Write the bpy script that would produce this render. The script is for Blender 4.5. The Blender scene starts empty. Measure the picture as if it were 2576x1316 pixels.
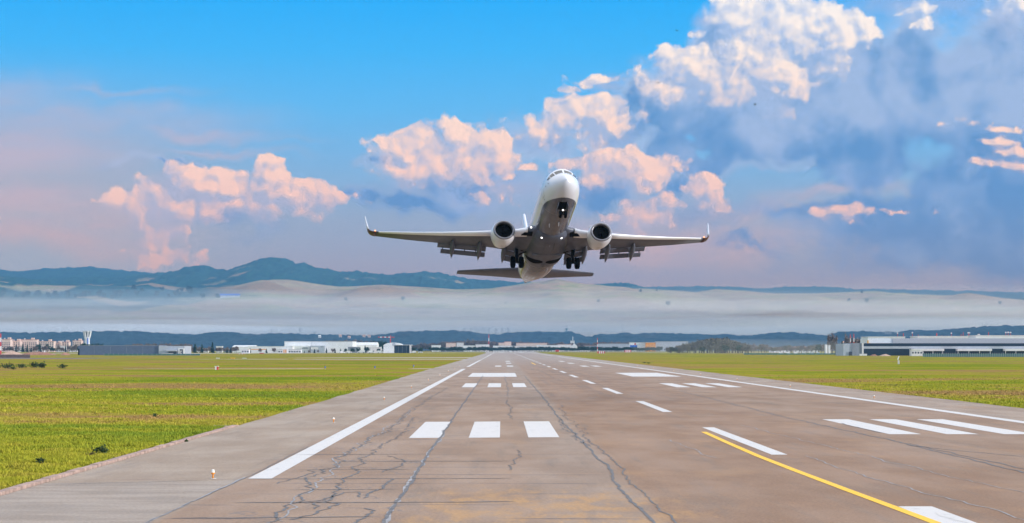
import bpy, bmesh, math, random
import numpy as np
from mathutils import Vector, Matrix

random.seed(7)
RNG = np.random.default_rng(11)
C = bpy.context.scene
COL = C.collection
PI = math.pi
CX, HY, FPX, EYE = 501.7, 348.6, 1800.0, 5.0      # optical axis, eye level, focal length of the photo (in 1024 px), eye height


def WX(px, Y):
    return (px - CX) * Y / FPX


def WZ(py, Y):
    return EYE + (HY - py) * Y / FPX


def lin(r, g, b):
    f = lambda c: c / 12.92 if c <= 0.04045 else ((c + 0.055) / 1.055) ** 2.4
    return (f(r / 255), f(g / 255), f(b / 255), 1.0)


# ------------------------------------------------------------------ node helper
class NT:
    def __init__(self, tree, dim='3D'):
        self.t = tree
        self.dim = dim

    def node(self, typ, **kw):
        n = self.t.nodes.new(typ)
        for k, v in kw.items():
            setattr(n, k, v)
        return n

    def put(self, sock, v):
        if isinstance(v, bpy.types.NodeSocket):
            self.t.links.new(v, sock)
        elif v is not None:
            if hasattr(sock.default_value, '__len__') and not hasattr(v, '__len__'):
                v = [v] * len(sock.default_value)
            if hasattr(sock.default_value, '__len__'):
                v = list(v)[:len(sock.default_value)]
                if len(v) < len(sock.default_value):
                    v = v + [1.0]
            sock.default_value = v

    def m(self, op, a, b=None, c=None, clamp=False):
        n = self.node('ShaderNodeMath', operation=op, use_clamp=clamp)
        for i, v in enumerate((a, b, c)):
            if v is not None:
                self.put(n.inputs[i], v)
        return n.outputs[0]

    def v(self, op, a, b=None, c=None, scale=None):
        n = self.node('ShaderNodeVectorMath', operation=op)
        for i, x in enumerate((a, b, c)):
            if x is not None:
                self.put(n.inputs[i], x)
        if scale is not None:
            self.put(n.inputs['Scale'], scale)
        return n.outputs['Value'] if op in ('LENGTH', 'DOT_PRODUCT', 'DISTANCE') else n.outputs[0]

    def mix(self, f, a, b):
        n = self.node('ShaderNodeMix', data_type='RGBA', clamp_factor=True)
        self.put(n.inputs['Factor'], f)
        self.put(n.inputs[6], a)
        self.put(n.inputs[7], b)
        return n.outputs[2]

    def mul(self, a, b):
        n = self.node('ShaderNodeMix', data_type='RGBA', blend_type='MULTIPLY')
        n.inputs['Factor'].default_value = 1
        self.put(n.inputs[6], a)
        self.put(n.inputs[7], b)
        return n.outputs[2]

    def ss(self, x, lo, hi, a=0.0, b=1.0, mode='SMOOTHSTEP'):
        n = self.node('ShaderNodeMapRange', interpolation_type=mode, clamp=True)
        for i, q in enumerate((x, lo, hi, a, b)):
            self.put(n.inputs[i], q)
        return n.outputs[0]

    def noise(self, vec, scale, detail=4, rough=0.55, color=False, dist=0.0, lac=2.0):
        n = self.node('ShaderNodeTexNoise', noise_dimensions=self.dim)
        self.put(n.inputs['Vector'], vec)
        for k, q in (('Scale', scale), ('Detail', detail), ('Roughness', rough), ('Distortion', dist), ('Lacunarity', lac)):
            self.put(n.inputs[k], q)
        return n.outputs['Color'] if color else n.outputs[0]

    def voro(self, vec, scale, detail=0, rough=0.5, smooth=0.6):
        n = self.node('ShaderNodeTexVoronoi', feature='SMOOTH_F1', voronoi_dimensions=self.dim)
        self.put(n.inputs['Vector'], vec)
        self.put(n.inputs['Scale'], scale)
        self.put(n.inputs['Detail'], detail)
        self.put(n.inputs['Roughness'], rough)
        self.put(n.inputs['Smoothness'], smooth)
        return n.outputs['Distance']

    def ramp(self, f, stops, interp='LINEAR'):
        n = self.node('ShaderNodeValToRGB')
        self.put(n.inputs[0], f)
        cr = n.color_ramp
        cr.interpolation = interp
        while len(cr.elements) < len(stops):
            cr.elements.new(0.5)
        for e, (p, c) in zip(cr.elements, stops):
            e.position = p
            e.color = c if len(c) == 4 else (*c, 1)
        return n.outputs[0]

    def xyz(self, v):
        n = self.node('ShaderNodeSeparateXYZ')
        self.put(n.inputs[0], v)
        return n.outputs

    def comb(self, x, y, z=0.0):
        n = self.node('ShaderNodeCombineXYZ')
        for i, q in enumerate((x, y, z)):
            self.put(n.inputs[i], q)
        return n.outputs[0]


def material(name, fn=None, color=(.5, .5, .5), rough=.6, metal=0.0, spec=.5, vary=0.0, vscale=1.0, emit=None, coat=0.0):
    m = bpy.data.materials.new(name)
    m.use_nodes = True
    t = m.node_tree
    b = t.nodes['Principled BSDF']
    b.inputs['Base Color'].default_value = (*color[:3], 1)
    b.inputs['Roughness'].default_value = rough
    b.inputs['Metallic'].default_value = metal
    b.inputs['Specular IOR Level'].default_value = spec
    b.inputs['Coat Weight'].default_value = coat
    N = NT(t)
    if vary:
        g = N.node('ShaderNodeNewGeometry').outputs['Position']
        f = N.noise(g, vscale, 5, .6)
        lo = [c * (1 - vary) for c in color[:3]]
        hi = [min(1, c * (1 + vary)) for c in color[:3]]
        t.links.new(N.mix(N.ss(f, .3, .7), lo, hi), b.inputs['Base Color'])
    if emit:
        b.inputs['Emission Color'].default_value = (*emit[:3], 1)
        b.inputs['Emission Strength'].default_value = emit[3]
    if fn:
        fn(N, b, t)
    return m


# ------------------------------------------------------------------ mesh helper
class MB:
    def __init__(self):
        self.v, self.f = [], []

    def add(self, vs, fs):
        o = len(self.v)
        self.v += [tuple(p) for p in vs]
        self.f += [tuple(i + o for i in f) for f in fs]
        return self

    def box(self, x0, x1, y0, y1, z0, z1):
        return self.add([(x0, y0, z0), (x1, y0, z0), (x1, y1, z0), (x0, y1, z0), (x0, y0, z1), (x1, y0, z1), (x1, y1, z1), (x0, y1, z1)],
                        [(3, 2, 1, 0), (4, 5, 6, 7), (0, 1, 5, 4), (1, 2, 6, 5), (2, 3, 7, 6), (3, 0, 4, 7)])

    def tube(self, a, b, r0, r1=None, n=8, caps=True):
        a, b = Vector(a), Vector(b)
        r1 = r0 if r1 is None else r1
        d = (b - a).normalized()
        s = d.orthogonal().normalized()
        u = d.cross(s)
        vs = []
        for p, r in ((a, r0), (b, r1)):
            for k in range(n):
                w = 2 * PI * k / n
                vs.append(p + r * (math.cos(w) * s + math.sin(w) * u))
        fs = [(k, (k + 1) % n, n + (k + 1) % n, n + k) for k in range(n)]
        if caps:
            fs += [tuple(range(n - 1, -1, -1)), tuple(range(n, 2 * n))]
        return self.add(vs, fs)

    def loft(self, rings, closed=True, cap0=True, cap1=True):
        n = len(rings[0])
        vs = [p for r in rings for p in r]
        fs = []
        for i in range(len(rings) - 1):
            for k in range(n if closed else n - 1):
                k2 = (k + 1) % n
                fs.append((i * n + k, i * n + k2, (i + 1) * n + k2, (i + 1) * n + k))
        if cap0:
            fs.append(tuple(range(n - 1, -1, -1)))
        if cap1:
            o = (len(rings) - 1) * n
            fs.append(tuple(range(o, o + n)))
        return self.add(vs, fs)

    def lathe(self, prof, axis='Z', n=16, o=(0, 0, 0), cap0=False, cap1=False):
        rings = []
        for h, r in prof:
            ring = []
            for k in range(n):
                w = 2 * PI * k / n
                a, b = r * math.cos(w), r * math.sin(w)
                p = {'Z': (a, b, h), 'Y': (a, h, b), 'X': (h, a, b)}[axis]
                ring.append((p[0] + o[0], p[1] + o[1], p[2] + o[2]))
            rings.append(ring)
        return self.loft(rings, True, cap0, cap1)

    def build(self, name, mat, parent=None, smooth=False, fix=True):
        me = bpy.data.meshes.new(name)
        me.from_pydata(self.v, [], self.f)
        if fix:
            bm = bmesh.new()
            bm.from_mesh(me)
            bmesh.ops.recalc_face_normals(bm, faces=bm.faces)
            bm.to_mesh(me)
            bm.free()
        if smooth:
            me.polygons.foreach_set('use_smooth', [True] * len(me.polygons))
        me.materials.append(mat)
        o = bpy.data.objects.new(name, me)
        COL.objects.link(o)
        if parent is not None:
            o.parent = parent
        return o


def np_mesh(name, V, F, mat, parent=None, smooth=False, attrs=None):
    me = bpy.data.meshes.new(name)
    V = np.asarray(V, np.float32)
    F = np.asarray(F, np.int32)
    k = F.shape[1]
    me.vertices.add(len(V))
    me.vertices.foreach_set('co', V.ravel())
    me.loops.add(F.size)
    me.loops.foreach_set('vertex_index', F.ravel())
    me.polygons.add(len(F))
    me.polygons.foreach_set('loop_start', np.arange(0, F.size, k, dtype=np.int32))
    me.polygons.foreach_set('loop_total', np.full(len(F), k, np.int32))
    if smooth:
        me.polygons.foreach_set('use_smooth', np.ones(len(F), bool))
    me.update(calc_edges=True)
    for an, av in (attrs or {}).items():
        a = me.attributes.new(an, 'FLOAT', 'POINT')
        a.data.foreach_set('value', np.asarray(av, np.float32))
    me.materials.append(mat)
    o = bpy.data.objects.new(name, me)
    COL.objects.link(o)
    if parent is not None:
        o.parent = parent
    return o


def tag(o, label=None, cat=None, group=None, kind=None):
    if label:
        o['label'] = label
    if cat:
        o['category'] = cat
    if group:
        o['group'] = group
    if kind:
        o['kind'] = kind
    return o


def thing(name, label, cat, loc=(0, 0, 0), rz=0.0, group=None):
    o = bpy.data.objects.new(name, None)
    o.empty_display_size = .2
    COL.objects.link(o)
    o.location = loc
    o.rotation_euler = (0, 0, rz)
    return tag(o, label, cat, group)


def dup(root, loc, rz=0.0, scale=None, label=None, group=None):
    r = root.copy()
    COL.objects.link(r)
    r.location = loc
    r.rotation_euler = (0, 0, rz)
    if scale is not None:
        r.scale = scale if hasattr(scale, '__len__') else (scale,) * 3
    if label:
        r['label'] = label
    if group:
        r['group'] = group
    for ch in list(root.children):
        c = ch.copy()
        COL.objects.link(c)
        c.parent = r
        for g in ch.children:
            d = g.copy()
            COL.objects.link(d)
            d.parent = c
    return r


# numpy value noise
def vnoise(x, y, seed=0):
    xi, yi = np.floor(x).astype(np.int64), np.floor(y).astype(np.int64)
    fx, fy = x - xi, y - yi
    fx, fy = fx * fx * (3 - 2 * fx), fy * fy * (3 - 2 * fy)

    def h(a, b):
        n = (a * 374761393 + b * 668265263 + seed * 974634777) & 0xffffffff
        n = ((n ^ (n >> 13)) * 1274126177) & 0xffffffff
        return ((n ^ (n >> 16)) & 0xffff) / 65535.0
    return (h(xi, yi) * (1 - fx) + h(xi + 1, yi) * fx) * (1 - fy) + (h(xi, yi + 1) * (1 - fx) + h(xi + 1, yi + 1) * fx) * fy


def fbm(x, y, oct=4, seed=0, gain=.5):
    s, a, t = 0, 1, 0
    for i in range(oct):
        s = s + a * vnoise(x * 2 ** i, y * 2 ** i, seed + i)
        t += a
        a *= gain
    return s / t


# ================================================================== CAMERA, SUN, SKY
cam = bpy.data.cameras.new('camera')
cam.sensor_width = 36
cam.lens = 36 * FPX / 1024
cam.shift_x = (512 - CX) / 1024
cam.shift_y = (HY - 261.5) / 1024
cam.clip_start, cam.clip_end = .5, 60000
co = bpy.data.objects.new('camera', cam)
COL.objects.link(co)
co.location = (0, 0, EYE)
co.rotation_euler = (PI / 2, 0, 0)
C.camera = co

SUN_EL, SUN_AZ = math.radians(11.5), math.radians(108)      # azimuth clockwise from +Y (the runway heading)
sd = Vector((math.sin(SUN_AZ) * math.cos(SUN_EL), math.cos(SUN_AZ) * math.cos(SUN_EL), math.sin(SUN_EL)))
sun = bpy.data.lights.new('sun', 'SUN')
sun.energy = 4.2
sun.angle = math.radians(.6)
sun.color = (1, .95, .90)
so = bpy.data.objects.new('sun', sun)
COL.objects.link(so)
so.rotation_euler = sd.to_track_quat('Z', 'Y').to_euler()
so.location = (300, -100, 200)


def D(x, y):                                        # photo viewing pixels (2576 wide) -> sky units of 100 image px
    return ((x * .3975 - CX) / 100, (HY - y * .3975) / 100)


def blob_group(name, blobs, gain, warp1, warp2, s1, s2):
    g = bpy.data.node_groups.new(name, 'ShaderNodeTree')
    g.interface.new_socket('Vector', in_out='INPUT', socket_type='NodeSocketVector')
    g.interface.new_socket('Mass', in_out='OUTPUT', socket_type='NodeSocketFloat')
    N = NT(g, '2D')
    p = N.node('NodeGroupInput').outputs[0]
    w1 = N.v('SUBTRACT', N.noise(p, s1, 3, .5, True), (.5, .5, .5))
    w2 = N.v('SUBTRACT', N.noise(p, s2, 4, .55, True), (.5, .5, .5))
    q = N.v('MULTIPLY_ADD', w1, (warp1, warp1, 0), p)
    q = N.v('MULTIPLY_ADD', w2, (warp2, warp2, 0), q)
    acc = None
    for (x, y, rx, ry, w) in blobs:
        cx, cy = D(x, y)
        rx, ry = rx * .3975 / 100, ry * .3975 / 100
        d = N.v('LENGTH', N.v('MULTIPLY_ADD', q, (1 / rx, 1 / ry, 0), (-cx / rx, -cy / ry, 0)))
        val = N.m('MULTIPLY_ADD', d, -w, w * gain)
        if acc is None:
            acc = val
        else:
            n = N.node('ShaderNodeMath', operation='SMOOTH_MAX')
            N.put(n.inputs[0], acc)
            N.put(n.inputs[1], val)
            n.inputs[2].default_value = .12
            acc = n.outputs[0]
    N.put(N.node('NodeGroupOutput').inputs[0], acc)
    return g


CUM = [(1850, 215, 130, 70, .62), (1680, 235, 110, 55, .55), (1960, 240, 90, 60, .5), (2060, 150, 90, 60, .6), (1600, 300, 90, 60, .4), (1350, 330, 80, 50, .5), (1905, 45, 105, 75, 1), (1985, 110, 75, 85, 1), (2110, 90, 62, 62, .9), (2085, 60, 45, 40, .9), (1860, 115, 70, 70, 1), (1740, 165, 70, 42, .9), (1690, 180, 50, 40, .8),
       (1780, 215, 60, 40, .9), (1950, 190, 80, 60, .85), (2290, 60, 50, 25, .6), (2345, 15, 40, 30, .8), (1765, 95, 26, 16, .7),
       (1480, 290, 100, 52, .95), (1400, 300, 55, 45, .7), (1535, 320, 45, 38, .95), (1470, 215, 70, 22, .5), (1440, 340, 120, 50, .6),
       (1060, 375, 75, 55, 1), (1150, 360, 45, 38, 1), (1235, 365, 48, 52, 1), (1200, 420, 90, 50, .85), (1000, 395, 55, 45, .9), (1050, 430, 90, 35, .85), (1230, 450, 70, 45, .6),
       (1540, 425, 100, 45, .85), (1440, 415, 55, 22, .8), (1325, 421, 24, 14, .8), (1590, 465, 60, 28, .7), (1280, 440, 25, 14, .6),
       (520, 480, 100, 50, 1.05), (590, 475, 60, 45, 1), (690, 455, 50, 42, 1.1), (740, 495, 90, 40, 1.05), (430, 520, 85, 42, .95), (340, 515, 70, 28, .75), (600, 525, 130, 40, .95),
       (820, 510, 80, 24, .8), (400, 590, 60, 60, .75), (405, 650, 70, 34, .6), (560, 500, 200, 60, .7), (700, 530, 120, 30, .7),
       (1745, 478, 60, 34, .75), (1630, 535, 75, 50, .85), (1700, 510, 120, 40, .6), (2110, 545, 80, 24, .4), (2165, 540, 50, 22, .38), (1605, 560, 34, 46, .75), (2250, 530, 60, 12, .45), (1560, 545, 40, 20, .6),
       (1130, 410, 160, 70, .9), (1560, 440, 120, 50, .8), (1480, 310, 120, 60, .8), (1920, 110, 130, 110, .9), (1760, 180, 90, 60, .8), (2110, 100, 70, 75, .8), (1200, 480, 70, 40, .6), (1520, 200, 50, 14, .6), (1440, 235, 40, 16, .6),
       (2490, 345, 120, 20, .42), (2550, 400, 100, 22, .42), (2480, 378, 80, 14, .36), (2550, 432, 120, 16, .42), (2300, 90, 60, 14, .4), (2570, 40, 110, 40, .6), (2450, 15, 90, 30, .55), (2230, 10, 60, 16, .5), (2500, 70, 60, 14, .4)]
MASS = [(1720, 250, 170, 90, .8), (1620, 230, 90, 50, .6), (2350, 590, 420, 110, .75), (2600, 480, 300, 200, .8), (2000, 575, 200, 30, .4), (1950, 300, 260, 150, 1), (2200, 250, 300, 190, 1), (2450, 260, 260, 190, 1), (2250, 420, 240, 110, 1), (1760, 400, 170, 95, .9), (2330, 170, 190, 70, .8), (2480, 480, 220, 100, .8), (2300, 490, 110, 50, .9),
        (2660, 210, 230, 130, .9), (1560, 300, 150, 80, .7), (1480, 480, 160, 45, .7), (1150, 460, 190, 70, .65), (1330, 360, 120, 70, .5), (950, 430, 50, 40, .5), (1080, 520, 230, 40, .6), (1700, 500, 130, 60, .45),
        (560, 540, 200, 60, .45), (400, 420, 120, 16, .5), (900, 520, 90, 25, .5), (1850, 130, 120, 100, .9), (2050, 190, 180, 110, .95), (1900, 640, 100, 14, .3), (2050, 640, 80, 12, .3), (2700, 350, 260, 300, .9), (1800, 560, 400, 40, .2)]
GAP = [(2010, 480, 120, 42, 1), (2290, 420, 70, 60, .7), (2260, 470, 50, 40, .6), (1755, 372, 30, 20, .7), (2330, 395, 50, 40, .6)]
VEIL = [(2350, 40, 260, 60, .6), (2560, 60, 150, 80, .7), (1790, 35, 60, 20, .6), (1500, 210, 90, 30, .5), (-60, 400, 560, 95, .8), (250, 330, 460, 60, .6), (500, 370, 260, 26, .55), (300, 260, 300, 14, .4), (560, 410, 260, 14, .4), (700, 380, 160, 9, .3), (0, 270, 300, 70, .5), (150, 520, 500, 90, .75), (60, 600, 500, 80, .7),
        (1240, 480, 260, 60, .5), (1800, 530, 360, 40, .6), (1700, 600, 500, 80, .7), (2100, 500, 260, 22, .5), (2300, 600, 400, 70, .4)]


def sky_ramp(N, V):
    return N.ramp(N.m('DIVIDE', V, 3.6), [(0.0, lin(172, 168, 182)), (.18, lin(166, 170, 192)), (.36, lin(156, 177, 206)), (.5, lin(136, 184, 226)), (.66, lin(108, 188, 243)), (.82, lin(80, 184, 250)), (1.0, lin(54, 176, 253))])


def overhead(N, d, el, sky):
    """high overhead and behind: added unseen overcast that brightens the ground, over the physical sky"""
    nis = N.node('ShaderNodeTexSky', sky_type='NISHITA', sun_disc=False)
    nis.sun_elevation, nis.sun_rotation = SUN_EL, SUN_AZ
    over = N.v('ADD', N.v('SCALE', nis.outputs[0], scale=.08), N.mix(N.noise(d, 2.2, 3, .5), (OVER * .86, OVER * .84, OVER * .83), (OVER * 1.12, OVER * 1.09, OVER * 1.07)))
    return N.mix(N.ss(el, math.radians(13), math.radians(34)), sky, over)


def build_world():
    w = bpy.data.worlds.new('World')
    C.world = w
    w.use_nodes = True
    t = w.node_tree
    t.nodes.clear()
    N = NT(t)
    d = N.node('ShaderNodeTexCoord').outputs['Generated']
    z = N.xyz(d)[2]
    el = N.m('ARCSINE', N.m('MINIMUM', N.m('MAXIMUM', z, -1.0), 1.0))
    sky = overhead(N, d, el, sky_ramp(N, N.m('MULTIPLY', el, 18.0)))
    bg = N.node('ShaderNodeBackground')
    N.put(bg.inputs['Color'], sky)
    bg.inputs['Strength'].default_value = SKY_K
    N.put(N.node('ShaderNodeOutputWorld').inputs['Surface'], bg.outputs[0])
    w.cycles.sampling_method = 'MANUAL'
    w.cycles.sample_map_resolution = 256


def sky_tile(name, box):
    """emission material of one tile of the cloudy sky: only the clouds that reach into the tile are evaluated"""
    u0, u1, v0, v1 = box

    def near(blobs, gain, slack):
        out = []
        for (x, y, rx, ry, w) in blobs:
            cx, cy = D(x, y)
            k = (gain + slack / w) * .3975 / 100
            if u0 - rx * k - .35 < cx < u1 + rx * k + .35 and v0 - ry * k - .35 < cy < v1 + ry * k + .35:
                out.append((x, y, rx, ry, w))
        return out
    mat = bpy.data.materials.new(name)
    mat.use_nodes = True
    mat.cycles.emission_sampling = 'NONE'
    t = mat.node_tree
    t.nodes.clear()
    N = NT(t, '2D')
    d = N.v('NORMALIZE', N.node('ShaderNodeNewGeometry').outputs['Position'])
    x, y, z = N.xyz(d)[0:3]
    az = N.m('ARCTAN2', x, y)
    el = N.m('ARCSINE', N.m('MINIMUM', N.m('MAXIMUM', z, -1.0), 1.0))
    U, V = N.m('MULTIPLY', az, 18.0), N.m('MULTIPLY', el, 18.0)
    P = N.comb(U, V, 0)
    sky = N.mix(N.m('MULTIPLY', N.ss(U, -1.5, -4.8), N.ss(V, 3.0, 1.2)), sky_ramp(N, V), lin(168, 180, 200))

    def group(blobs, gain, *a):
        n = N.node('ShaderNodeGroup')
        n.node_tree = blob_group('clouds', blobs, gain, *a)
        return n
    # thin pink veil
    bl = near(VEIL, 1.18, .1)
    if bl:
        gv = group(bl, 1.18, .7, .3, .5, 1.6)
        N.put(gv.inputs[0], P)
        stre = N.noise(N.v('MULTIPLY', P, (.55, 3.2, 1)), 1.6, 6, .55)
        va = N.m('MULTIPLY', N.ss(gv.outputs[0], -.05, .8), N.ss(stre, .22, .72, .5, 1.0))
        veil_c = N.ramp(N.m('DIVIDE', V, 3.0), [(0, lin(186, 166, 176)), (.25, lin(202, 178, 186)), (.6, lin(196, 186, 206)), (1, lin(180, 190, 222))])
        sky = N.mix(N.m('MULTIPLY', va, .85), sky, veil_c)
    # blue-grey cloud mass
    bl = near(MASS, 1.18, .4)
    if bl:
        gm = group(bl, 1.18, .7, .30, .8, 2.8)
        N.put(gm.inputs[0], P)
        fine = N.noise(P, 2.2, 6, .55)
        dm = N.m('ADD', gm.outputs[0], N.m('MULTIPLY_ADD', fine, .62, -.31))
        gapf = 0.0
        gl = near(GAP, 1.18, .4)
        if gl:
            gg = group(gl, 1.18, .4, .35, 1.1, 3.0)
            N.put(gg.inputs[0], P)
            gapf = N.ss(N.m('ADD', gg.outputs[0], N.m('MULTIPLY_ADD', fine, .5, -.25)), -.25, .75)
            dm = N.m('SUBTRACT', dm, N.m('MULTIPLY', gapf, .85))
        ma = N.ss(dm, -.06, .50)
        l0 = N.noise(N.v('ADD', P, (3.1, 7.7, 0)), .95, 6, .52)
        l1 = N.noise(N.v('ADD', P, (3.24, 7.88, 0)), .95, 6, .52)
        lum = N.m('ADD', N.m('MULTIPLY_ADD', N.m('SUBTRACT', l0, l1), 2.2, N.m('MULTIPLY_ADD', l0, .6, .20)), N.m('MULTIPLY_ADD', N.ss(V, .7, 3.2), .42, -.24))
        mass_c = N.ramp(lum, [(.15, lin(108, 156, 209)), (.5, lin(132, 169, 216)), (.85, lin(166, 189, 226))])
        rim = N.m('MULTIPLY', N.m('MULTIPLY', ma, N.m('SUBTRACT', 1.0, ma)), N.ss(V, 1.0, 2.2, 0.0, 2.4))
        rim = N.m('MULTIPLY', rim, N.m('SUBTRACT', 1.0, N.ss(gapf, .0, .15)))
        mass_c = N.mix(rim, mass_c, lin(206, 212, 232))
        low = N.mix(N.ss(V, .2, 1.7), lin(134, 158, 191), mass_c)
        sky = N.mix(N.m('MULTIPLY', ma, .92), sky, low)
    # sun-lit cumulus: cloud density here and a step towards the sun
    bl = near(CUM, CG, .5)
    if bl:
        gc = group(bl, CG, .26, .13, 1.5, 5.0)

        def dens(vec, n):
            N.put(n.inputs[0], vec)
            wv = N.v('MULTIPLY_ADD', N.v('SUBTRACT', N.noise(vec, 5.0, 3, .5, True), (.5, .5, .5)), (.15, .15, 0), vec)
            return n.outputs[0], N.voro(wv, 2.7, 2.6, .5, .45), N.noise(vec, 5.5, 6, .6)
        n2 = N.node('ShaderNodeGroup')
        n2.node_tree = gc.node_tree
        m0, b0, f0 = dens(P, gc)
        m1, b1, f1 = dens(N.v('ADD', P, (.05, .06, 0)), n2)
        d0 = N.m('ADD', N.m('MULTIPLY_ADD', b0, -.68, .30), N.m('MULTIPLY_ADD', f0, .45, -.225))
        d0 = N.m('ADD', d0, m0)
        big = N.noise(N.v('ADD', P, (9, 2, 0)), 1.7, 3, .5)
        dirm = N.m('SUBTRACT', m0, m1)
        lit = N.m('MULTIPLY_ADD', dirm, 1.5, .45)
        lit = N.m('ADD', lit, N.m('MULTIPLY', N.m('SUBTRACT', b1, b0), 1.6))
        lit = N.m('ADD', lit, N.m('MULTIPLY', N.m('SUBTRACT', f0, f1), .9))
        lit = N.m('ADD', lit, N.m('MULTIPLY_ADD', b0, -.55, .22))
        lit = N.m('ADD', lit, N.m('MULTIPLY_ADD', big, 2.0, -1.0))
        lit = N.ss(lit, -.30, 1.10, mode='LINEAR')
        ca = N.ss(d0, .0, N.ss(N.m('ADD', dirm, N.m('MULTIPLY', lit, .1)), -.05, .12, .75, .25))
        ca = N.m('MULTIPLY', ca, N.ss(V, .2, 1.9, .5, 1.0))
        hi = N.ramp(N.m('DIVIDE', V, 3.6), [(0, lin(214, 178, 178)), (.25, lin(234, 192, 190)), (.45, lin(250, 210, 202)), (.62, lin(255, 223, 212)), (.8, lin(255, 238, 230)), (1, lin(255, 250, 248))])
        lo = N.ramp(N.m('DIVIDE', V, 3.6), [(0, lin(176, 172, 188)), (.3, lin(184, 182, 204)), (.6, lin(168, 188, 222)), (1, lin(174, 200, 238))])
        sky = N.mix(N.m('MULTIPLY', ca, .96), sky, N.mix(lit, lo, hi))
    N.dim = '3D'
    # what has to shine beyond the haze so that the sky keeps its colour seen through it
    path = N.m('DIVIDE', 640.0, N.m('MAXIMUM', z, .0425))
    T = N.m('EXPONENT', N.m('MULTIPLY', path, -HAZE))
    sky = N.v('MAXIMUM', N.v('SCALE', N.v('SUBTRACT', sky, N.v('SCALE', HAZE_L, scale=N.m('SUBTRACT', 1.0, T))), scale=N.m('DIVIDE', 1.0, T)), (0, 0, 0))
    sky = overhead(N, d, el, sky) if v1 > 3.9 else sky
    em = N.node('ShaderNodeEmission')
    N.put(em.inputs['Color'], sky)
    em.inputs['Strength'].default_value = SKY_K
    N.put(N.node('ShaderNodeOutputMaterial').inputs['Surface'], em.outputs[0])
    return mat


CG = 1.55


def build_dome():
    """the cloudy part of the sky: a sector of a 30 km dome that gives off its own light"""
    ue = [-9.4, -6.5, -4, -2.6, -1.3, 0, 1.3, 2.6, 4, 6.5, 9.4]
    ve = [-.31, .75, 1.5, 2.3, 3.1, 3.9, 8.8]
    us = sorted({round(a + (c - a) * k / 3, 5) for a, c in zip(ue, ue[1:]) for k in range(4)})
    vs = sorted({round(a + (c - a) * k / 3, 5) for a, c in zip(ve, ve[1:]) for k in range(4)})
    R = 30000
    V = [(R * math.sin(u / 18) * math.cos(v / 18), R * math.cos(u / 18) * math.cos(v / 18), R * math.sin(v / 18)) for v in vs for u in us]
    n = len(us)
    F = [(j * n + i, j * n + i + 1, j * n + n + i + 1, j * n + n + i) for j in range(len(vs) - 1) for i in range(n - 1)]
    me = bpy.data.meshes.new('sky')
    me.from_pydata(V, [], F)
    mats = {}
    for f in me.polygons:
        j, i = divmod(f.index, n - 1)
        key = (i // 3, j // 3)
        if key not in mats:
            a, c = key
            me.materials.append(sky_tile('cloudy_sky', (ue[a], ue[a + 1], ve[c], ve[c + 1])))
            mats[key] = len(me.materials) - 1
        f.material_index = mats[key]
    o = bpy.data.objects.new('sky', me)
    COL.objects.link(o)
    tag(o, kind='structure')


OVER, SKY_K = 1.42, 1.0  # OVER: strength of the added overcast out of view that lights the ground
HAZE = 8e-5
HAZE_L = (.165, .345, .57)
build_world()
build_dome()
FOGS = [(500, 336, 6000, 900, 10, .0011, (.82, .88, .93)), (745, 349, 1880, 110, 10, .00028, (.84, .84, .80)),
        (880, 300, 6350, 520, 15, .00016, (.92, .88, .84)), (640, 304, 6320, 420, 13, .00016, (.90, .88, .86)), (150, 302, 6380, 420, 12, .00020, (.74, .86, .95)), (60, 296, 6420, 260, 9, .00016, (.70, .84, .95))]
_fr = random.Random(4)
for _k in range(24):
    _py = 332 - 30 * (_k / 23) ** 1.15
    _px = _fr.uniform(-80, 1100)
    _w = (_px - 200) / 900
    FOGS.append((_px, _py, 5900 + 38 * _k, _fr.uniform(160, 520), _fr.uniform(3.5, 9), .00095 * (1 - .88 * _k / 23) * _fr.uniform(.5, 1.3),
                 (.95 + .03 * max(0, min(1, _w)), .95 - .01 * max(0, min(1, _w)), .97 - .08 * max(0, min(1, _w)))))



# ================================================================== GROUND, RUNWAY
def grass_color(N, pos):
    """patchy winter grass: the same field for the ground sheet and for the tufts that stand on it"""
    x, y, z = N.xyz(pos)[0:3]
    p = N.comb(x, y, 0)
    big = N.noise(N.v('MULTIPLY', p, (.4, 1, 1)), .028, 5, .55)
    med = N.noise(N.v('ADD', N.v('MULTIPLY', p, (.6, 1, 1)), (71, 33, 0)), .11, 5, .6)
    sml = N.noise(p, 1.1, 4, .65)
    f = N.m('ADD', N.m('MULTIPLY_ADD', big, 1.55, -.495), N.m('ADD', N.m('MULTIPLY', med, .5), N.m('MULTIPLY', sml, .22)))
    f = N.m('ADD', f, N.m('MULTIPLY_ADD', N.ss(y, 150, 420), .03, -.118))
    c = N.ramp(f, [(.36, (.150, .195, .016)), (.45, (.205, .222, .018)), (.52, (.255, .245, .022)), (.59, (.285, .235, .040)), (.68, (.27, .175, .065))])
    dark = N.noise(N.v('ADD', p, (5, 9, 0)), .55, 5, .7)
    c = N.mix(N.ss(dark, .63, .72, 0, .6), c, (.085, .075, .03))
    weed = N.noise(N.v('ADD', N.v('MULTIPLY', p, (.5, 1, 1)), (9, 4, 0)), .16, 4, .65)
    c = N.mix(N.m('MULTIPLY', N.ss(weed, .60, .67, 0, .75), N.ss(y, 120, 260)), c, (.12, .075, .045))
    return c


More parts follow.
